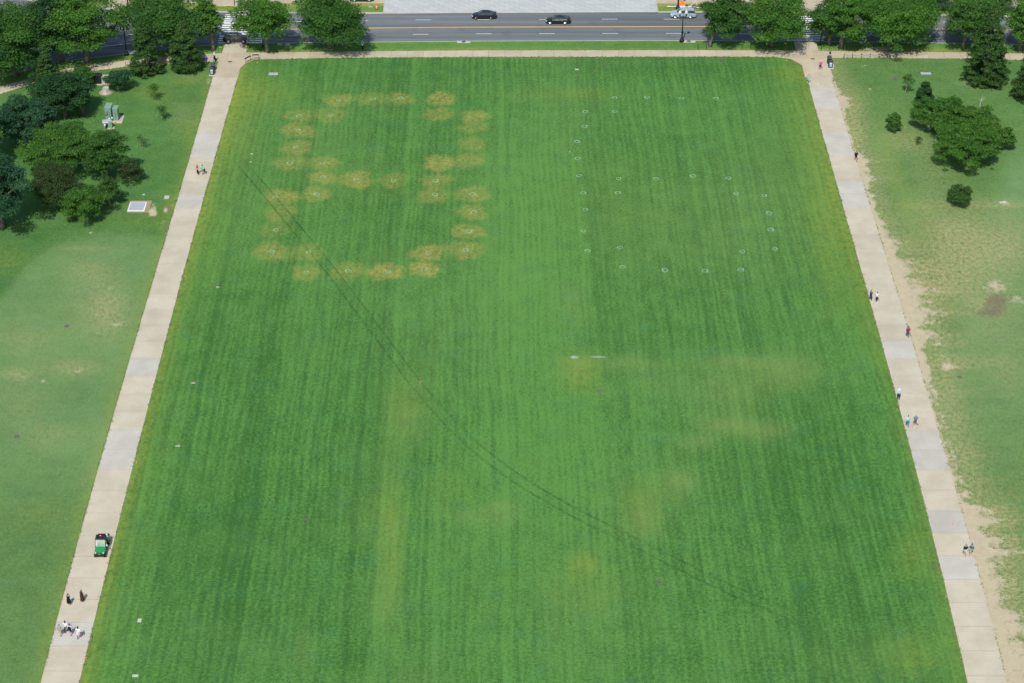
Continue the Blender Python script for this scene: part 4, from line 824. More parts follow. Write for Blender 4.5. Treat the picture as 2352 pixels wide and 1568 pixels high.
o = empty('drinking_fountain', at(1905.8, 137), 0, 'black pedestal drinking fountain behind the right bins', 'fountain')
MB().lathe([(.24, 0), (.20, .08), (.16, .2), (.15, .85), (.2, .95)], n=12).build('pedestal', BLACK, o); MB().lathe([(.12, .92), (.30, .98), (.32, 1.04), (.2, 1.0), (.05, .98)], (0, -.12, 0), 14).build('bowl', STEEL, o)
MB().box((0, .16, 1.15), (.28, .26, .75), bev=.04).build('bottle_filler', BLACK, o); MB().tube([(0, -.05, 1.0), (0, -.08, 1.14), (0, -.16, 1.15)], .015, 6).build('spout', CHROME, o)
o = empty('equipment_cabinet', at(252, 277), 0, 'tall double green equipment cabinet on a concrete pad left of the walkway', 'cabinet')
MB().box((.8, .3, .03), (3.1, 2.9, .14), bev=.02).build('pad', CONC2, o)
MB().box((0, .3, 1.4), (1.05, 2.1, 2.6), bev=.03).build('cabinet', GREENBOX, o); MB().box((0, .3, 2.74), (1.16, 2.2, .08), bev=.02).build('roof', GREENBOX, o)
MB().box((1.15, .4, 1.2), (.85, 1.4, 2.2), bev=.03).build('side_cabinet', GREENBOX, o); MB().box((1.15, .4, 2.34), (.98, 1.52, .09), bev=.02).build('side_roof', GREENBOX, o)
MB().box((-.26, -.86, 1.95), (.46, .22, .72), bev=.02).build('meter_box', mat('meter_grey', (.16, .22, .22), .4), o); MB().box((.3, -.77, 1.2), (.03, .03, 1.8)).build('door_seam', BLACKP, o); MB().box((1.15, -.31, 1.2), (.03, .03, 1.6)).build('door_seam', BLACKP, o)
o = empty('weather_station', at(246.5, 293.5), .25, 'silver instrument box with white dishes below the green cabinets', 'instrument')
for x_, y_ in ((-.5, -.4), (.5, -.4), (-.5, .4), (.5, .4)): MB().tube([(x_, y_, -.05), (x_, y_, 1.1)], .04, 6).build('leg', STEEL, o)
MB().box((0, 0, 1.2), (1.5, 1.2, .28), bev=.04).build('instrument_box', STEEL, o); MB().ball((.55, .35, 1.5), (.16, .16, .14)).build('dish', WHITEP, o, True); MB().ball((-.4, -.7, .85), (.18, .15, .22)).build('dish', WHITEP, o, True); MB().ball((1.05, .5, 1.5), (.16, .16, .14)).build('dish', WHITEP, o, True)
o = empty('utility_box', at(255.5, 295), 0, 'slim dark green utility box next to the silver instrument', 'cabinet'); MB().box((0, 0, .06), (1.2, .9, .12)).build('pad', CONC2, o); MB().box((-.1, 0, .75), (.7, .5, 1.3), bev=.03).build('cabinet', GREENBOX, o); MB().box((-.1, 0, 1.43), (.78, .58, .06)).build('roof', STEEL, o)
o = empty('transformer_box', at(244, 191.5), 0, 'pale green ground transformer box beside the small rounded tree', 'cabinet'); MB().box((.05, 0, .1), (1.75, 1.5, .2), bev=.02).build('pad', CONC2, o); MB().box((0, .1, .75), (1.45, 1.15, 1.15), bev=.04).build('cabinet', PALEGREEN, o); MB().box((0, .05, 1.36), (1.52, 1.25, .08), bev=.02).build('lid', PALEGREEN, o)
o = empty('dark_cabinet', at(221, 192.5), 0, 'black ground cabinet in the shade of the bushy small tree', 'cabinet'); MB().box((0, 0, .08), (2.6, 1.6, .16)).build('pad', CONC2, o); MB().box((0, .1, .95), (2.1, 1.2, 1.6), bev=.04).build('cabinet', BLACKP, o); MB().box((0, .05, 1.78), (2.2, 1.32, .08), bev=.02).build('lid', BLACKP, o)
o = empty('traffic_cone', at(865.5, 22.5), 0, 'tall slim orange cone on the grass island left of the plaza', 'cone'); MB().box((0, 0, .05), (.55, .55, .1), bev=.02).build('foot', BLACKP, o); MB().lathe([(.17, .1), (.09, 1.15), (.05, 1.45)], n=12).build('cone_body', ORANGE, o); MB().lathe([(.152, .5), (.137, .68)], n=12).build('band', WHITEP, o)
plate('valve_plate', 'pale plate on the grass island beside the tall orange cone', 851, 17, .9, .3, CONC3)
o = empty('sign_trailer', at(1566, 20.5), 0, 'folded work-sign trailer with an orange box on the far grass island', 'trailer')
MB().box((-.6, 0, .45), (4.6, .12, .12)).build('drawbar', WHITEP, o); MB().box((-.2, .25, .95), (1.5, .5, .8), bev=.03).build('orange_box', ORANGE, o); MB().box((-.2, -.05, .45), (1.6, .5, .25)).build('white_tray', WHITEP, o)
mb = MB().tube([(1.6, 0, .45), (2.8, .1, 1.75), (2.85, .1, .45)], .05, 6).tube([(1.6, 0, .45), (3.3, -.3, .35)], .05, 6).tube([(1.6, 0, .45), (1.2, -.2, .35)], .05, 6); mb.build('frame', WHITEP, o)
MB().box((2.4, .1, .6), (.9, .5, .35), bev=.03).build('battery_box', mat('drab_box', (.15, .14, .09), .6), o)
ar = [(3.0, -.42), (3.5, -.42), (3.5, -.56), (3.95, -.3), (3.5, -.04), (3.5, -.18), (3.0, -.18)]; n = len(ar)
MB().add([(a, b_, .30) for a, b_ in ar]+[(a, b_, .38) for a, b_ in ar], [tuple(range(n-1, -1, -1)), tuple(range(n, 2*n))]+[(i, (i+1) % n, n+(i+1) % n, n+i) for i in range(n)]).build('arrow_board', mat('cream_board', (.7, .68, .5), .5), o)
for y_ in (-.45, .5): MB().lathe([(.2, -.08), (.3, -.06), (.3, .06), (.2, .08)], (1.0, y_, .3), 14, 'y').build('wheel', TYRE, o)
o = empty('barricade', at(332, 2), -.5, 'pale folding barricade on the far left island at the picture top', 'barricade'); 
for x_ in (-.7, .7): MB().tube([(x_, -.35, 0), (x_, 0, 1.1), (x_, .35, 0)], .05, 6).build('leg', STEEL, o)
MB().box((0, 0, .95), (1.8, .06, .3)).build('board', WHITEP, o); MB().box((0, -.16, .5), (1.8, .06, .25)).build('board', WHITEP, o)
for u, v, w, d in ((1320, 820, 1.0, .5), (1375, 819.5, 1.5, .22)):
    p = G(u, v); rr = random.Random(int(u)); n = 16
    o = link('chalk_smear', mesh('chalk_smear', [(w*rr.uniform(.5, 1)*math.cos(2*math.pi*i/n), d*rr.uniform(.5, 1)*math.sin(2*math.pi*i/n), 0) for i in range(n)], [tuple(range(n))]), CHALK, lawn); o.location = (p[0], p[1], .012)

# ------------------------------------------------------------------ road vehicles
def paint(name, col, rough=.22, metal=.0): return mat(name, col, rough, metal, .03, 3, .5, 0, .6)
P_BLACK = paint('black_car_paint', (.010, .011, .013)); P_SILVER = paint('silver_blue_paint', (.40, .50, .57), .3, .25); P_WHITE = paint('white_car_paint', (.60, .66, .68)); TAIL = mat('tail_lamp', (.35, .02, .02), .2); HEADL = mat('head_lamp', (.75, .78, .80), .1)
def loft(secs, m, name, parent, smooth=True, mirror=True):
    """secs: list of (x, [(y, z) ...]) from keel to top on one side; mirrored across y"""
    n = len(secs[0][1]); vs_ = []; fs = []
    for x_, half in secs:
        full = [(x_, -a, b_) for a, b_ in half]+[(x_, a, b_) for a, b_ in reversed(half)]
        vs_ += full
    w = 2*n
    for i in range(len(secs)-1):
        for k in range(w): j = (k+1) % w; fs.append((i*w+k, i*w+j, i*w+w+j, i*w+w+k))
    fs.append(tuple(range(w-1, -1, -1))); fs.append(tuple((len(secs)-1)*w+k for k in range(w)))
    return link(name, mesh(name, vs_, fs, False), m, parent)
BODY = {'sedan': [(.5, .60, .32, .50, .55), (.485, .80, .24, .58, .64), (.44, .92, .19, .67, .73), (.34, .98, .18, .76, .84), (.20, 1.0, .18, .85, .93), (0, 1.0, .18, .90, .95), (-.2, 1.0, .18, .93, .97), (-.34, .99, .19, .93, 1.02), (-.44, .95, .22, .92, 1.04), (-.485, .86, .28, .86, .98), (-.5, .74, .36, .74, .86)],
        'suv': [(.5, .66, .38, .66, .74), (.485, .84, .30, .76, .86), (.44, .95, .26, .86, .95), (.34, .99, .25, .95, 1.04), (.22, 1.0, .25, 1.02, 1.10), (0, 1.0, .25, 1.05, 1.12), (-.2, 1.0, .25, 1.07, 1.13), (-.36, 1.0, .26, 1.08, 1.14), (-.45, .96, .3, 1.08, 1.14), (-.485, .9, .38, 1.02, 1.12), (-.5, .8, .46, .8, 1.05)]}
CABIN = {'sedan': [(.235, .86, .80, .90, .92), (.075, .90, .66, .92, 1.38), (-.04, .92, .67, .93, 1.44), (-.17, .90, .66, .93, 1.40), (-.24, .88, .64, .95, 1.30), (-.385, .82, .72, .98, 1.02)],
         'suv': [(.25, .88, .84, 1.04, 1.08), (.115, .92, .72, 1.06, 1.60), (-.02, .94, .74, 1.07, 1.70), (-.2, .94, .73, 1.08, 1.69), (-.40, .90, .70, 1.08, 1.60), (-.475, .86, .78, 1.08, 1.14)]}
def car(label, name, u, v, heading, kind, body, rim, L=4.85, W=1.84, group='cars on the road', cat='car', hatch_open=False):
    p = at(u, v); o = empty(name, (p[0], p[1]+W/2-.02, -.13), heading, label, cat, group); hw = W/2
    secs = []
    for fx_, wf, zb, zs, zt in BODY[kind]:
        w = hw*wf; secs.append((fx_*L, [(0, zb), (w*.86, zb), (w*.985, zb+.10), (w, zb+(zs-zb)*.55), (w*.965, zs), (w*.80, zt-.01), (0, zt+.015)]))
    b_ = loft(secs, body, 'body', o)
    cs = CABIN[kind]
    if hatch_open: cs = cs[:4]+[(-.33, .90, .70, 1.08, 1.60), (-.42, .88, .7, 1.08, 1.56)]
    loft([(fx_*L, [(0, z0-.1), (hw*w0, z0-.1), (hw*w0, z0), (hw*w1, z1-.05), (hw*w1*.86, z1), (0, z1+.03)]) for fx_, w0, w1, z0, z1 in cs], GLASS, 'windows', o)
    roof = [c for c in cs[1:-1]]
    loft([(fx_*L*1.005, [(0, z1-.02), (hw*w1*.93, z1-.02), (hw*w1*1.0, z1-.035), (hw*w1*.87, z1+.02), (0, z1+.05)]) for fx_, w0, w1, z0, z1 in roof], body, 'roof', o)
    for sy in (-1, 1):
        for i in range(len(cs)-1) if kind == 'sedan' else (0, 1, 3, 4):
            if i in (1,): a = cs[2]; q0 = (a[0]*L, sy*hw*a[1], a[3]); q1 = (a[0]*L-.02, sy*hw*a[2]*1.01, a[4]-.03); MB().tube([q0, q1], .035, 5).build('pillar', BLACKP, o)
            if i in (0, 4): a, c = cs[i], cs[min(i+1, len(cs)-1)]; MB().tube([(a[0]*L, sy*hw*a[2]*1.0, a[4]), (c[0]*L, sy*hw*c[2]*1.0, c[4])], .045, 5).build('pillar', body, o)
        MB().tube([(.235*L, sy*hw*.985, CABIN[kind][1][3]+.0), (-.36*L, sy*hw*.97, CABIN[kind][3][3]+.03)], .016, 5).build('window_trim', CHROME if rim is RIMS else BLACKP, o)
        mz = BODY[kind][4][3]+.10; MB().ball((.17*L, sy*(hw+.1), mz), (.09, .1, .07), 8, 5).build('mirror', body, o, True)
        for k, fx_ in enumerate((.04, -.16)): MB().box((fx_*L, sy*(hw*1.0), BODY[kind][5][3]-.12), (.2, .03, .035), bev=.008).build('door_handle', CHROME if rim is RIMS else BLACKP, o)
        for fx_ in (.12, -.05, -.22): MB().box((fx_*L, sy*hw*.992, BODY[kind][5][3]*.66), (.012, .02, BODY[kind][5][3]*.5)).build('door_seam', BLACKP, o)
        fz = .62 if kind == 'sedan' else .80
        MB().ball((.462*L, sy*hw*.70, fz), (.13, .20, .065), 8, 5).build('headlight', HEADL, o, True)
        MB().ball((-.475*L, sy*hw*.74, fz+.22), (.10, .20, .09), 8, 5).build('tail_light', TAIL, o, True)
        for fx_ in (.315, -.285):
            r_ = .335 if kind == 'sedan' else .375
            MB().lathe([(r_*1.16, -.02), (r_*1.16, .0)], (fx_*L, sy*(hw*.985), r_), 18, 'y').build('wheel_arch', BLACKP, o)
            w_ = MB().lathe([(r_*.6, -.11), (r_*.95, -.11), (r_, -.07), (r_, .07), (r_*.95, .11), (r_*.6, .11)], (fx_*L, sy*(hw-.085), r_), 18, 'y').build('wheel', TYRE, o, True)
            rm = MB().lathe([(r_*.68, 0), (r_*.68, sy*.012), (r_*.60, sy*.02), (r_*.56, sy*.005)], (fx_*L, sy*(hw+.022), r_), 16, 'y')
            for k in range(5): a = 2*math.pi*k/5; rm.tube([(fx_*L, sy*(hw+.035), r_), (fx_*L+r_*.6*math.cos(a), sy*(hw+.035), r_+r_*.6*math.sin(a))], [.06, .045], 5)
            rm.build('rim', rim, w_)
    MB().box((.497*L, 0, BODY[kind][1][3]*.78), (.04, hw*.9, .16), bev=.01).build('grille', BLACKP, o); MB().box((-.497*L, 0, .52), (.03, .5, .12)).build('number_plate', WHITEP, o)
    MB().box((.505*L, 0, .42), (.03, .45, .11)).build('number_plate', WHITEP, o)
    if kind == 'suv':
        for sy in (-1, 1): MB().tube([(.07*L, sy*hw*.66, 1.72), (-.36*L, sy*hw*.64, 1.70)], .025, 6).build('roof_rail', CHROME if rim is RIMS else BLACKP, o)
    if hatch_open:
        h0 = cs[-1]; x0, z0 = h0[0]*L, h0[4]; vs_ = []
        for dx, dz, ww in ((0, .02, .66), (-.75, .30, .72), (-1.0, .16, .70)): vs_ += [(x0+dx, -hw*ww, z0+dz), (x0+dx, hw*ww, z0+dz), (x0+dx+.02, hw*ww, z0+dz+.06), (x0+dx+.02, -hw*ww, z0+dz+.06)]
        MB().add(vs_, [(4*i+a, 4*i+(a+1) % 4, 4*i+4+(a+1) % 4, 4*i+4+a) for i in range(2) for a in range(4)]+[(3, 2, 1, 0), (8, 9, 10, 11)]).build('open_tailgate', body, o)
        MB().box((x0-.05, 0, .85), (.06, hw*1.3, .5)).build('cargo_space', BLACKP, o)
    return o
LEFT = math.pi
car('black sedan with dark wheels nearest the plaza, driving left', 'sedan', 1112, 44.3, LEFT, 'sedan', P_BLACK, RIMD)
car('black sedan with bright wheels in the lane beside the yellow line', 'sedan', 1282, 55.6, LEFT, 'sedan', P_BLACK, RIMS)
car('silver-blue sport utility car behind the twin lamp', 'sport_utility_car', 1569.7, 42.6, LEFT, 'suv', P_SILVER, RIMS, 4.95, 1.93)
car('black sport utility car with open tailgate standing on the left crossing', 'sport_utility_car', 541, 99.2, 0, 'suv', P_BLACK, RIMS, 4.75, 1.88, hatch_open=True)
car('white car half hidden by trees on the right crossing', 'sport_utility_car', 1822, 76.5, 0, 'suv', P_WHITE, RIMD, 4.8, 1.9)
o_ = car('dark car cut by the top picture edge left of the plaza', 'sedan', 830, 5.5, 0, 'sedan', P_BLACK, RIMS); o_.location.z = 0.0

# ------------------------------------------------------------------ green utility cart coming down the left walkway
p = at(231, 1277.5); cart = empty('utility_cart', (p[0], p[1], .045), 0, 'green utility cart with black roof driving down the left walkway', 'cart')
GRN = mat('cart_green', (.015, .26, .07), .3, 0, .05, 4, .5); SEATY = mat('seat_yellow', (.62, .52, .06), .6)
loft([(-.35, [(0, .45), (.52, .45), (.62, .6), (.60, .78), (.45, .86), (0, .90)]), (.15, [(0, .42), (.60, .42), (.68, .62), (.66, .92), (.5, 1.0), (0, 1.03)]), (.62, [(0, .42), (.62, .42), (.68, .62), (.66, 1.0), (.5, 1.10), (0, 1.14)])], GRN, 'hood', cart).rotation_euler = (0, 0, math.pi/2)
MB().box((0, -.42, .62), (1.25, .14, .34), bev=.04).build('bumper', BLACKP, cart); MB().box((0, -.44, .86), (.62, .08, .1), bev=.02).build('grille', BLACKP, cart)
for sx in (-1, 1): MB().ball((sx*.5, -.34, .84), (.12, .08, .07), 8, 5).build('headlight', HEADL, cart, True)
MB().box((0, 1.2, .48), (1.3, 1.4, .16), bev=.03).build('floor', BLACKP, cart); MB().box((0, 1.35, .78), (1.15, .5, .22), bev=.05).build('seat', SEATY, cart); MB().box((0, 1.66, 1.08), (1.15, .14, .5), bev=.05).build('seat_back', SEATY, cart)
MB().box((0, .72, 1.08), (1.25, .22, .22), bev=.05).build('dashboard', BLACKP, cart)
for sx in (-1, 1):
    MB().tube([(sx*.66, .55, 1.0), (sx*.62, 1.0, 1.95)], .035, 6).tube([(sx*.62, 1.0, 1.95), (sx*.62, 1.85, 1.95)], .035, 6).tube([(sx*.62, 1.85, 1.95), (sx*.64, 1.85, .6)], .035, 6).build('roll_bar', BLACKP, cart)
    MB().box((sx*.72, 2.55, .95), (.06, 1.35, .36), bev=.02).build('bed_side', GRN, cart)
    for yy, rr in ((.0, .31), (2.55, .34)):
        w_ = MB().lathe([(rr*.5, -.14), (rr*.92, -.14), (rr, -.09), (rr, .09), (rr*.92, .14), (rr*.5, .14)], (sx*.62, yy, rr-.045), 16, 'x').build('wheel', TYRE, cart, True); MB().lathe([(rr*.5, 0), (rr*.5, sx*.01), (rr*.2, sx*.03)], (sx*.765, yy, rr-.045), 12, 'x').build('rim', mat('yellow_rim', (.5, .4, .03), .4), w_)
MB().box((0, 1.42, 2.0), (1.30, 1.0, .07), bev=.03).build('roof', BLACKP, cart)
WS = bpy.data.materials.new('cart_windscreen'); t_ = NT(WS); t_.b.inputs['Base Color'].default_value = (.75, .85, .85, 1); t_.b.inputs['Roughness'].default_value = .03; t_.b.inputs['Alpha'].default_value = .22
MB().add([(-.62, .56, 1.05), (.62, .56, 1.05), (.58, .98, 1.93), (-.58, .98, 1.93), (-.62, .575, 1.05), (.62, .575, 1.05), (.58, .995, 1.93), (-.58, .995, 1.93)], [(0, 1, 2, 3), (7, 6, 5, 4), (0, 4, 5, 1), (2, 6, 7, 3), (1, 5, 6, 2), (0, 3, 7, 4)]).build('windscreen', WS, cart)
MB().tube([(-.28, .9, 1.12), (-.28, 1.1, 1.25)], .03, 6).lathe([(.17, 0), (.19, .02), (.17, .04)], (-.28, 1.1, 1.24), 12).build('steering_wheel', BLACKP, cart)
MB().box((0, 2.55, .75), (1.42, 1.4, .08)).build('bed_floor', BLACKP, cart); MB().box((0, 3.22, .95), (1.45, .06, .36), bev=.02).build('tailgate', BLACKP, cart); MB().box((0, 1.9, .95), (1.45, .06, .36), bev=.02).build('bed_front', BLACKP, cart)
MB().box((.80, .75, 1.18), (.16, .10, .26), bev=.03).build('mirror', mat('mirror_grey', (.55, .58, .6), .2), cart); MB().ball((-.05, 1.6, 2.09), (.13, .13, .11), 10, 6).build('beacon', mat('red_beacon', (.75, .16, .13), .2), cart, True); MB().box((0, -.50, .74), (.1, .02, .08)).build('emblem', YELLOWT, cart)
sk = empty('white_sack', (p[0]+.46, p[1]+2.5, .84), 0, 'white sack with red caps riding in the cart bed', 'sack'); MB().ball((0, 0, .3), (.26, .34, .34), 12, 8).build('sack_body', WHITEP, sk, True); MB().ball((.02, .1, .66), (.14, .16, .12), 10, 6).build('tied_top', WHITEP, sk, True)
rc = empty('fuel_can', (p[0]+.12, p[1]+2.3, .84), 0, 'red fuel can in the cart bed beside the white sack', 'can'); MB().box((0, 0, .22), (.28, .34, .42), bev=.06).build('can_body', REDP, rc); MB().tube([(0, -.1, .42), (0, -.18, .56)], .03, 6).build('spout', REDP, rc)
rc = empty('fuel_can', (p[0]+.46, p[1]+2.08, .84), .3, 'red can in front of the white sack in the cart bed', 'can'); MB().box((0, 0, .18), (.24, .26, .34), bev=.05).build('can_body', REDP, rc); MB().tube([(0, -.1, .34), (0, -.16, .46)], .03, 6).build('spout', REDP, rc)
CARTPOS = p

# ------------------------------------------------------------------ people
def cloth(name, c): return mat('cloth_'+name, c, .9, 0, .08, 9, .1)
SKIN = mat('skin', (.50, .30, .21), .55, 0, .03, 8); SKIN2 = mat('skin_brown', (.20, .105, .065), .55, 0, .03, 8)
HAIRS = {'brown': mat('hair_brown', (.055, .030, .018), .6), 'black': mat('hair_black', (.012, .010, .010), .5), 'grey': mat('hair_grey', (.28, .27, .26), .7), 'light': mat('hair_light', (.20, .12, .06), .6)}
EYE = mat('eye', (.02, .015, .012), .3); MOUTH = mat('lips', (.35, .12, .10), .5)
def body_mesh(J, E_, root):
    me = bpy.data.meshes.new('b'); me.from_pydata([J[k][0] for k in J], [], []); me.update(); idx = {k: i for i, k in enumerate(J)}
    me.edges.add(len(E_)); me.edges.foreach_set('vertices', [i for a, b_ in E_ for i in (idx[a], idx[b_])]); me.update()
    ob = bpy.data.objects.new('b', me); COL.objects.link(ob); md = ob.modifiers.new('s', 'SKIN'); md.use_smooth_shade = True; md.branch_smoothing = .6
    sv = me.skin_vertices[0].data
    for k, i in idx.items(): sv[i].radius = J[k][1]; sv[i].use_root = (k == root)
    ob.modifiers.new('u', 'SUBSURF').levels = 1; ob.modifiers['u'].render_levels = 1
    dg = bpy.context.evaluated_depsgraph_get(); dg.update(); ev = ob.evaluated_get(dg); m2 = bpy.data.meshes.new_from_object(ev)
    bpy.data.objects.remove(ob); bpy.data.meshes.remove(me); return m2
def seg_dist(P, a, b_):
    a = np.array(a); b_ = np.array(b_); d = b_-a; t = np.clip(((P-a)@d)/max(d@d, 1e-9), 0, 1); return np.linalg.norm(P-a-t[:, None]*d, axis=1)
def person(label, u, v, face=0, h=1.72, top=None, bottom=None, skin=SKIN, hair='brown', long_hair=False, sleeves='short', legs='long', shoes=None, step=.18, arms='swing', hat=None, dress=None, wide=1.0, sit=None, loc=None, group='people on the walkways', phase=1):
    s = h/1.72*1.06; w = wide; f1, f2 = step*phase, -step*phase; kb = .06
    J = {'pel': ((0, 0, .96), (.150*w, .105)), 'spi': ((0, .0, 1.13), (.130*w, .095)), 'che': ((0, .01, 1.32), (.160*w, .105)), 'nec': ((0, .01, 1.475), (.058, .058)), 'hb': ((0, .025, 1.56), (.080, .092)), 'ht': ((0, .025, 1.665), (.078, .088))}
    for sx, ff, n in ((-1, f1, 'l'), (1, f2, 'r')):
        J['sh'+n] = ((sx*.165*w, 0, 1.40), (.062, .06)); J['hi'+n] = ((sx*.092*w, 0, .88), (.090*w, .09))
        if sit: J['kn'+n] = ((sx*.14, .45, .88), (.062, .062)); J['an'+n] = ((sx*.14, .52, .50), (.045, .045)); J['to'+n] = ((sx*.15, .68, .45), (.040, .032))
        else:
            J['kn'+n] = ((sx*.095*w, ff*.55+kb, .50), (.062, .064)); J['an'+n] = ((sx*.095, ff*1.15-.02, .10+max(0, -ff)*.25), (.043, .046)); J['to'+n] = ((sx*.105, ff*1.15+.16, .035+max(0, -ff)*.08), (.042, .030))
        a = arms[sx] if isinstance(arms, dict) else arms
        if a == 'swing': el, wr = (sx*.235*w, -ff*.35-.03, 1.13), (sx*.25*w, -ff*.9+.10, .91)
        elif a == 'phone': el, wr = (sx*.225*w, .04, 1.15), (sx*.10, .27, 1.22)
        elif a == 'head': el, wr = (sx*.36, .12, 1.50), (sx*.13, .10, 1.66)
        elif a == 'camera': el, wr = (sx*.26, .22, 1.36), (sx*.09, .26, 1.58)
        elif a == 'chest': el, wr = (sx*.27, .10, 1.22), (-sx*.02, .20, 1.40)
        elif a == 'handle': el, wr = (sx*.24, .12, 1.15), (sx*.20, .36, 1.05)
        elif a == 'bent': el, wr = (sx*.29*w, -.14, 1.18), (sx*.22, .12, 1.08)
        J['el'+n] = (el, (.046, .046)); J['wr'+n] = (wr, (.032, .032)); d = Vector(wr)-Vector(el); d.normalize(); hd = Vector(wr)+d*.085; J['ha'+n] = (tuple(hd), (.042, .026))
    E_ = [('pel', 'spi'), ('spi', 'che'), ('che', 'nec'), ('nec', 'hb'), ('hb', 'ht')]
    for n in 'lr': E_ += [('che', 'sh'+n), ('sh'+n, 'el'+n), ('el'+n, 'wr'+n), ('wr'+n, 'ha'+n), ('pel', 'hi'+n), ('hi'+n, 'kn'+n), ('kn'+n, 'an'+n), ('an'+n, 'to'+n)]
    me = body_mesh(J, E_, 'pel'); V = np.array([x.co[:] for x in me.vertices])
    N = np.array([x.normal[:] for x in me.vertices]); F = [tuple(p_.vertices) for p_ in me.polygons]
    FC = np.array([V[list(f)].mean(0) for f in F]); names = E_; D = np.stack([seg_dist(FC, J[a][0], J[b_][0])-(J[a][1][0]+J[b_][1][0])*.25 for a, b_ in E_], 1); reg = [E_[i] for i in D.argmin(1)]
    def kind(r):
        a, b_ = r
        if b_ in ('hb', 'ht'): return 'head'
        if b_ == 'nec': return 'neck'
        if a in ('pel',) and b_[:2] == 'hi': return 'hip'
        if b_ == 'spi': return 'waist'
        if b_ == 'che' or b_[:2] == 'sh': return 'chest'
        return {'el': 'uarm', 'wr': 'farm', 'ha': 'hand', 'kn': 'thigh', 'an': 'shin', 'to': 'foot'}[b_[:2]]
    K = [kind(r) for r in reg]
    # head shape, face and fingers join the one body mesh
    mb = MB(); mb.add(V, F)
    hc = (0, .03, 1.61)
    mb.ball(hc, (.076, .094, .112), 12, 8); mb.ball((0, .125, 1.60), (.016, .022, .026), 6, 4)
    for sx in (-1, 1): mb.ball((sx*.079, .02, 1.61), (.014, .028, .036), 6, 4)
    for n in 'lr':
        wr_, ha = Vector(J['wr'+n][0]), Vector(J['ha'+n][0]); d = (ha-wr_).normalized(); sdv = d.cross(Vector((1, 0, 0)))
        if sdv.length < .2: sdv = d.cross(Vector((0, 0, 1)))
        sdv.normalize(); nr = d.cross(sdv)
        for i, (off, ln) in enumerate(((-.03, .060), (-.010, .074), (.010, .070), (.028, .052))):
            b0 = ha+sdv*off+d*.01; mb.tube([b0, b0+d*ln*.55+nr*.008, b0+d*ln+nr*.028], [.010, .009, .006], 5)
        b0 = wr_+d*.05+sdv*-.035; mb.tube([b0, b0+d*.04-sdv*.022, b0+d*.07-sdv*.022+nr*.01], [.011, .010, .007], 5)
    p_ = at(u, v) if loc is None else loc
    zb = .045 if loc is None else 0
    o = empty('person', (p_[0], p_[1], p_[2]+zb if loc is None else p_[2]), math.radians(-face), label, 'person', group); o.scale = (s, s, s)
    bd = mb.build('body', skin, o, True)
    for sx in (-1, 1): MB().ball((sx*.03, .113, 1.625), (.012, .008, .009), 6, 4).build('eye', EYE, bd)
    MB().box((0, .117, 1.558), (.045, .012, .012)).build('mouth', MOUTH, bd)
    def shell(nm, kinds, off, m, cond=None):
        sel = [f for f, k, c in zip(F, K, FC) if k in kinds and (cond is None or cond(c))]
        if not sel: return
        ids = sorted({i for f in sel for i in f}); mp = {i: j for j, i in enumerate(ids)}
        link(nm, mesh(nm, [V[i]+N[i]*off for i in ids], [tuple(mp[i] for i in f) for f in sel], True), m, o)
    tk = ['chest', 'waist', 'uarm'] + (['farm'] if sleeves == 'long' else [])
    if sleeves == 'none': tk = ['chest', 'waist']
    if top is not None: shell('shirt', tk+['hip'], .022, top, lambda c: c[2] > (.93 if not sit else .9) and (c[2] < 1.455))
    if bottom is not None:
        if legs == 'long': shell('trousers', ['hip', 'thigh', 'shin', 'waist'], .020, bottom, lambda c: c[2] < 1.02)
        else: shell('shorts', ['hip', 'thigh', 'waist'], .026, bottom, lambda c: .56 < c[2] < 1.02 or bool(sit))
    shell('shoes', ['foot'], .014, shoes or mat('shoe_white', (.72, .72, .70), .6))
    if dress is not None:
        dm, hem = dress; shell('dress_top', ['chest', 'waist', 'hip'], .02, dm, lambda c: c[2] < 1.40)
        n = 16; prof = [(1.16, .165, .125), (1.0, .20, .17), (.8, .22, .20), ((.8+hem)/2, .24, .23), (hem, .26, .27)]; vs_ = []
        for z_, rx, ry in prof:
            for k in range(n): a = 2*math.pi*k/n; q = 1+.05*math.sin(5*a)*(1.16-z_); vs_.append((rx*math.cos(a)*q, ry*math.sin(a)*q+.02*(1.1-z_), z_))
        link('skirt', mesh('skirt', vs_, [(i*n+k, i*n+n+k, i*n+n+(k+1) % n, i*n+(k+1) % n) for i in range(4) for k in range(n)], True), dm, o)
    if hair:
        hm = MB(); n = 12; vs_ = []; rings = []
        for i in range(7):
            a = math.pi*.5*i/6*1.25
            for k in range(n):
                q = 2*math.pi*k/n; fr = max(0, math.sin(q)); aa = a*(1-.38*fr)
                vs_.append((.088*math.sin(aa)*math.cos(q), .025+.106*math.sin(aa)*math.sin(q), 1.615+.125*math.cos(aa)))
        hm.add(vs_, [(i*n+k, i*n+n+k, i*n+n+(k+1) % n, i*n+(k+1) % n) for i in range(6) for k in range(n)])
        if long_hair: hm.tube([(0, -.05, 1.66), (0, -.09, 1.52), (.0, -.13, 1.34), (.0, -.13, 1.20)], [.075, .10, .10, .045], 9)
        hm.build('hair', HAIRS[hair], o, True)
    if hat:
        k, hmat = hat
        if k == 'cap': MB().lathe([(.100, 1.64), (.104, 1.68), (.085, 1.735), (.03, 1.76)], (0, .02, 0), 12).box((0, .14, 1.652), (.15, .13, .015)).build('cap', hmat, o, True)
        else: MB().lathe([(.26, 1.648), (.265, 1.66), (.12, 1.67), (.118, 1.74), (.09, 1.78), (.02, 1.79)], (0, .02, 0), 16).build('sun_hat', hmat, o, True)
    return o
C_ = cloth; SHB = mat('shoe_black', (.02, .02, .02), .6)
WHT, BLK, NAV = C_('white', (.72, .72, .70)), C_('black', (.014, .015, .018)), C_('navy', (.016, .028, .075))
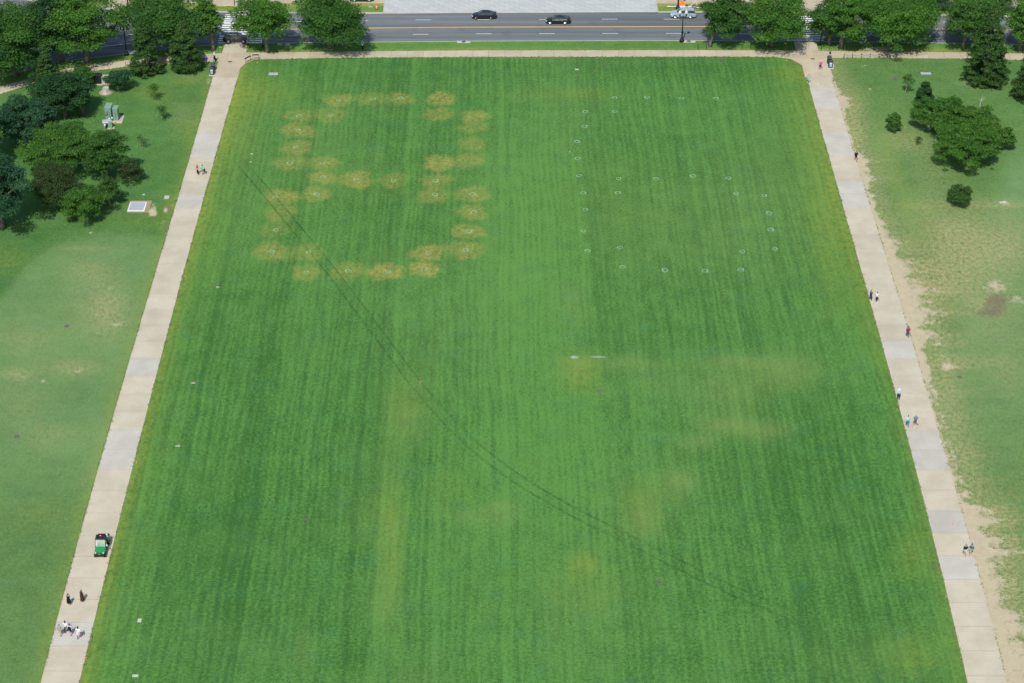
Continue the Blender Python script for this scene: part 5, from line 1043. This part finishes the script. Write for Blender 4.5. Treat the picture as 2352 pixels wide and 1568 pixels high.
person('person in black dress with bare shoulders walking up the left walkway', 159, 1389, 10, 1.70, skin=SKIN, hair='brown', dress=(BLK, .42), step=.1, arms='phone')
person('person with long brown hair in a long dark brown dress on the left walkway', 189.5, 1380, 5, 1.66, hair='brown', long_hair=True, dress=(C_('dark_brown', (.055, .034, .026)), .14), step=.06, arms={-1: 'phone', 1: 'swing'})
GRP = 'group of four walking on the left walkway'
person('grey-haired person in grey shirt and khaki shorts, leftmost of the walking group', 139, 1459, 12, 1.74, C_('grey', (.30, .36, .37)), C_('khaki', (.42, .36, .24)), hair='grey', legs='short', shoes=SHB, group=GRP)
person('person in white shirt and dark trousers in the walking group', 152.5, 1452, 5, 1.74, WHT, C_('charcoal', (.035, .035, .038)), hair='black', skin=SKIN2, group=GRP, phase=-1)
px16 = person('person with blue cap, backpack and blue shorts in the walking group', 162.5, 1458, 8, 1.68, WHT, C_('blue_shorts', (.02, .06, .30)), hair='brown', legs='short', shoes=SHB, hat=('cap', C_('blue_cap', (.03, .08, .40))), group=GRP)
person('person all in white, rightmost of the walking group', 182, 1466, 10, 1.80, WHT, WHT, hair='black', skin=SKIN2, legs='short', group=GRP, wide=1.12, phase=-1)
bp = empty('backpack', px16.location, px16.rotation_euler.z, 'black backpack on the person with the blue cap', 'backpack'); MB().box((0, -.20, 1.22), (.32, .18, .46), bev=.06).build('pack', BLK, bp); MB().box((0, -.30, 1.12), (.24, .06, .2), bev=.025).build('pocket', C_('pack_pocket', (.03, .035, .04)), bp)
for sx in (-1, 1): MB().tube([(sx*.1, -.12, 1.42), (sx*.12, .0, 1.47), (sx*.12, .13, 1.36), (sx*.13, .06, 1.08), (sx*.12, -.12, 1.04)], .022, 6).build('strap', BLK, bp)
person('person with long black hair and black trousers shading their eyes', 454.5, 401.5, 0, 1.68, C_('pink_top', (.62, .38, .34)), BLK, hair='black', long_hair=True, sleeves='none', arms={-1: 'swing', 1: 'head'})
px19 = person('person in mint green shirt and white socks beside the black-haired one', 466.5, 402.5, 5, 1.80, C_('mint', (.16, .62, .42)), C_('red_brown_shorts', (.35, .16, .11)), hair='brown', legs='short', wide=1.15, phase=-1)
bg = empty('shoulder_bag', px19.location, px19.rotation_euler.z, 'black bag hanging at the side of the person in mint green', 'bag'); MB().box((.34, -.02, .98), (.14, .34, .44), bev=.05).build('bag_body', BLK, bg); MB().tube([(.34, -.12, 1.2), (.24, 0, 1.5), (.34, .12, 1.2)], .015, 6).build('strap', BLK, bg)
person('jogger in bright pink shirt and white cap at the top of the right walkway', 1883.5, 161.5, -5, 1.80, C_('pink', (.72, .06, .26)), NAV, hair='grey', legs='short', hat=('cap', WHT), arms='bent', step=.2, wide=1.1)
person('person in grey top and turquoise shorts coming toward the lawn corner', 1856.5, 192, 180, 1.70, C_('pale_grey', (.42, .43, .44)), C_('turquoise', (.17, .55, .48)), legs='short', arms='bent', hair='light')
p3 = person('person in black jacket and black shorts at the worn edge of the right walkway', 1965.5, 369.5, 0, 1.76, BLK, BLK, hair='black', sleeves='long', legs='short', shoes=SHB)
bg = empty('plastic_bag', p3.location, 0, 'white bag in the hand of the person in black jacket', 'bag'); MB().ball((.30, .06, .68), (.09, .14, .19), 10, 7).build('bag_body', WHITEP, bg, True); MB().tube([(.30, 0, .82), (.29, .05, .93), (.30, .12, .82)], .012, 5).build('handle', WHITEP, bg)
person('person with dark curly hair in navy clothes walking toward the camera', 1999, 691, 175, 1.70, NAV, NAV, hair='black', long_hair=True, sleeves='none')
person('person in white top and black trousers walking beside the navy-clad one', 2013, 694, 180, 1.70, WHT, C_('ink', (.016, .024, .04)), hair='brown', sleeves='none', phase=-1)
person('person in maroon shirt and grey jeans at the right edge of the walkway', 2084, 774.5, 5, 1.78, C_('maroon', (.20, .025, .075)), C_('grey_jeans', (.075, .095, .125)), hair='black')
person('person in a wide white sun hat, pale blue shirt and navy trousers', 2063, 917.5, 180, 1.74, C_('pale_blue', (.50, .64, .75)), NAV, hair='grey', hat=('sun', WHT), sleeves='long', arms='phone', shoes=SHB, step=.05, wide=1.05)
person('person with sunglasses in pale green top and blue jeans', 2083.5, 978, 180, 1.68, C_('pale_green', (.48, .66, .58)), C_('jeans', (.05, .20, .36)), hair='brown', shoes=SHB)
p9 = person('bald person in blue shirt and grey shorts beside the one in jeans', 2101, 978.5, 180, 1.80, C_('steel_blue', (.045, .18, .30)), C_('taupe', (.13, .11, .09)), hair=None, legs='short', arms={-1: 'swing', 1: 'chest'}, wide=1.12, phase=-1)
bg = empty('plastic_bag', p9.location, p9.rotation_euler.z, 'white bag carried by the bald person in blue shirt', 'bag'); MB().ball((-.31, .05, .70), (.10, .15, .20), 10, 7).build('bag_body', WHITEP, bg, True); MB().tube([(-.31, 0, .84), (-.30, .05, .95), (-.31, .12, .84)], .012, 5).build('handle', WHITEP, bg)
person('person in black shirt and pale shorts, left of the pair low on the right', 2215.6, 1276, 5, 1.74, BLK, C_('pale_shorts', (.55, .58, .56)), hair='light', legs='short')
person('person in teal shirt and blue cap, right of the pair low on the right', 2229, 1275, 5, 1.76, C_('teal', (.006, .15, .24)), C_('stone', (.40, .36, .25)), hair='brown', legs='short', hat=('cap', C_('cap_blue', (.02, .12, .48))), phase=-1)
person('person with dark hair entering at the bottom edge of the right walkway', 2273, 1597, 0, 1.74, BLK, C_('charcoal', (.035, .035, .038)), hair='brown')
sg = empty('self_balancing_scooter', (*at(494.5, 142)[:2], .045), math.radians(70), 'black two-wheeled upright scooter beside the left bins', 'scooter')
MB().box((0, 0, .22), (.42, .34, .1), bev=.03).build('platform', BLACKP, sg)
for sx in (-1, 1):
    w_ = MB().lathe([(.16, -.05), (.23, -.05), (.245, 0), (.23, .05), (.16, .05)], (sx*.28, 0, .245), 16, 'x').build('wheel', TYRE, sg, True); MB().lathe([(.15, 0), (.15, sx*.02), (.05, sx*.03)], (sx*.33, 0, .245), 12, 'x').build('rim', STEEL, w_)
MB().tube([(0, .18, .25), (0, .30, 1.12)], .03, 8).build('stem', BLACKP, sg); MB().tube([(-.24, .30, 1.12), (.24, .30, 1.12)], .022, 8).build('handlebar', BLACKP, sg); MB().box((0, .24, .62), (.22, .12, .3), bev=.03).build('front_bag', BLACKP, sg)
person('person in white shirt and black trousers riding the upright scooter', 0, 0, -70, 1.76, WHT, BLK, hair='grey', arms='handle', step=.0, shoes=SHB, loc=(sg.location.x, sg.location.y, .32), group='people near the left crossing')
person('person in bright blue top standing in the shade beside the right linden', 474.5, 149.5, -20, 1.74, C_('royal_blue', (.02, .06, .42)), C_('grey_shorts', (.2, .22, .24)), hair='black', legs='short', step=.08, group='people near the left crossing')
person('person in grey top and black trousers at the near end of the left crossing', 569.5, 111.5, 10, 1.78, C_('mid_grey', (.22, .25, .25)), BLK, hair='grey', step=.03, arms='phone', shoes=SHB, group='people near the left crossing')
person('person in pale blue shirt and white cap taking a photograph on the verge', 833, 115.8, 25, 1.74, C_('pale_blue', (.50, .64, .75)), BLK, hair='grey', hat=('cap', WHT), arms='camera', step=.03, shoes=SHB, group='people near the road')
person('person in a bright yellow safety vest beyond the left crossing', 543.5, 30, 180, 1.76, C_('hi_vis', (.70, .80, .05)), C_('work_trousers', (.35, .33, .30)), hair='brown', step=.05, hat=('cap', C_('hi_vis', (.7, .8, .05))), group='people near the road')
person('driver in a bright green safety vest seated in the utility cart', 0, 0, 180, 1.72, C_('lime_vest', (.30, .75, .05)), NAV, hair='black', arms='handle', sit=True, loc=(CARTPOS[0]+.32, CARTPOS[1]+1.42, .05), group=None, hat=('cap', BLK))
person('passenger in a yellow safety vest seated in the utility cart', 0, 0, 180, 1.68, C_('yellow_vest', (.70, .62, .10)), BLK, hair='black', arms='phone', sit=True, loc=(CARTPOS[0]-.32, CARTPOS[1]+1.42, .05), group=None)

# wheel tracks: two strips of flattened grass across the lawn
TRM = bpy.data.materials.new('flattened_grass'); t_ = NT(TRM); t_.b.inputs['Base Color'].default_value = (.026, .095, .024, 1); t_.b.inputs['Roughness'].default_value = .95; t_.b.inputs['Specular IOR Level'].default_value = .1
t_.l.new(t_.math('MULTIPLY', t_.ramp(t_.noise(.7, t_.coord(), 4, .7), .35, .65, .06, .34), t_.ramp(t_.noise(.06, t_.coord(), 2), .35, .6, .45, 1.0)), t_.b.inputs['Alpha'])
TS = np.array(GL([(545, 365), (600, 428), (660, 500), (760, 622), (870, 768), (960, 888), (1040, 978), (1110, 1043), (1200, 1108), (1300, 1167), (1480, 1256), (1660, 1346), (1820, 1412)]))[:, :2]
tt = np.concatenate([[0], np.cumsum(np.hypot(*np.diff(TS, axis=0).T))]); ss = np.arange(0, tt[-1], 1.5)
cx = np.interp(ss, tt, TS[:, 0]); cy = np.interp(ss, tt, TS[:, 1])
for _ in range(4): cx[1:-1] = (cx[:-2]+2*cx[1:-1]+cx[2:])/4; cy[1:-1] = (cy[:-2]+2*cy[1:-1]+cy[2:])/4
tx = np.gradient(cx); ty = np.gradient(cy); L_ = np.hypot(tx, ty); nx_, ny_ = -ty/L_, tx/L_
for off in (-.82, .82):
    vs_ = []
    for i in range(len(ss)):
        for w_ in (-.16, .16): vs_.append((cx[i]+nx_[i]*(off+w_), cy[i]+ny_[i]*(off+w_), .006))
    link('wheel_track', mesh('wheel_track', vs_, [(2*i, 2*i+2, 2*i+3, 2*i+1) for i in range(len(ss)-1)]), TRM, lawn)
# ragged grass leaning over the paving edges
TUFT = bpy.data.materials.new('edge_blades'); t_ = NT(TUFT); t_.l.new(t_.mix(t_.attr('tint'), (.11, .20, .05), (.27, .28, .09)), t_.b.inputs['Base Color']); t_.b.inputs['Roughness'].default_value = .9
re_ = np.random.default_rng(21); Cc = []
for fn, sgn_, n_ in ((pl_l, -1, 1500), (pl_r, 1, 1500), (pr_l, -1, 1700), (pr_r, 1, 600)):
    yv_ = re_.uniform(150, 340, n_); yv_ = yv_[np.sin(yv_*.45)+np.sin(yv_*1.3+2)+re_.normal(0, .7, len(yv_)) > -.1]; Cc.append(np.stack([fn(yv_)+sgn_*re_.normal(.05, .07, len(yv_)), yv_, re_.uniform(.04, .10, len(yv_))], 1))
for fn, sgn_, n_ in ((sw_bot, -1, 1500), (sw_top, 1, 1500)):
    xv_ = re_.uniform(-105, 105, n_); xv_ = xv_[(np.abs(xv_+53) > 4.5) & (np.abs(xv_-56) > 5)]; Cc.append(np.stack([xv_, fn(xv_)+sgn_*re_.normal(.04, .06, len(xv_)), re_.uniform(.04, .09, len(xv_))], 1))
Cc = np.concatenate(Cc); Cc = np.repeat(Cc, 2, 0)+re_.normal(0, .05, (2*len(Cc), 3))*np.array([1, 1, .3])
eg = link('edge_grass', leaves_mesh('edge_grass', Cc, re_.normal(size=(len(Cc), 3))*.5+np.array([0, 0, .8]), .2, np.clip(re_.normal(.45, .25, len(Cc)), 0, 1), re_), TUFT); tag(eg, 'tufts of grass leaning over the edges of the walkways', 'grass', None, 'stuff')
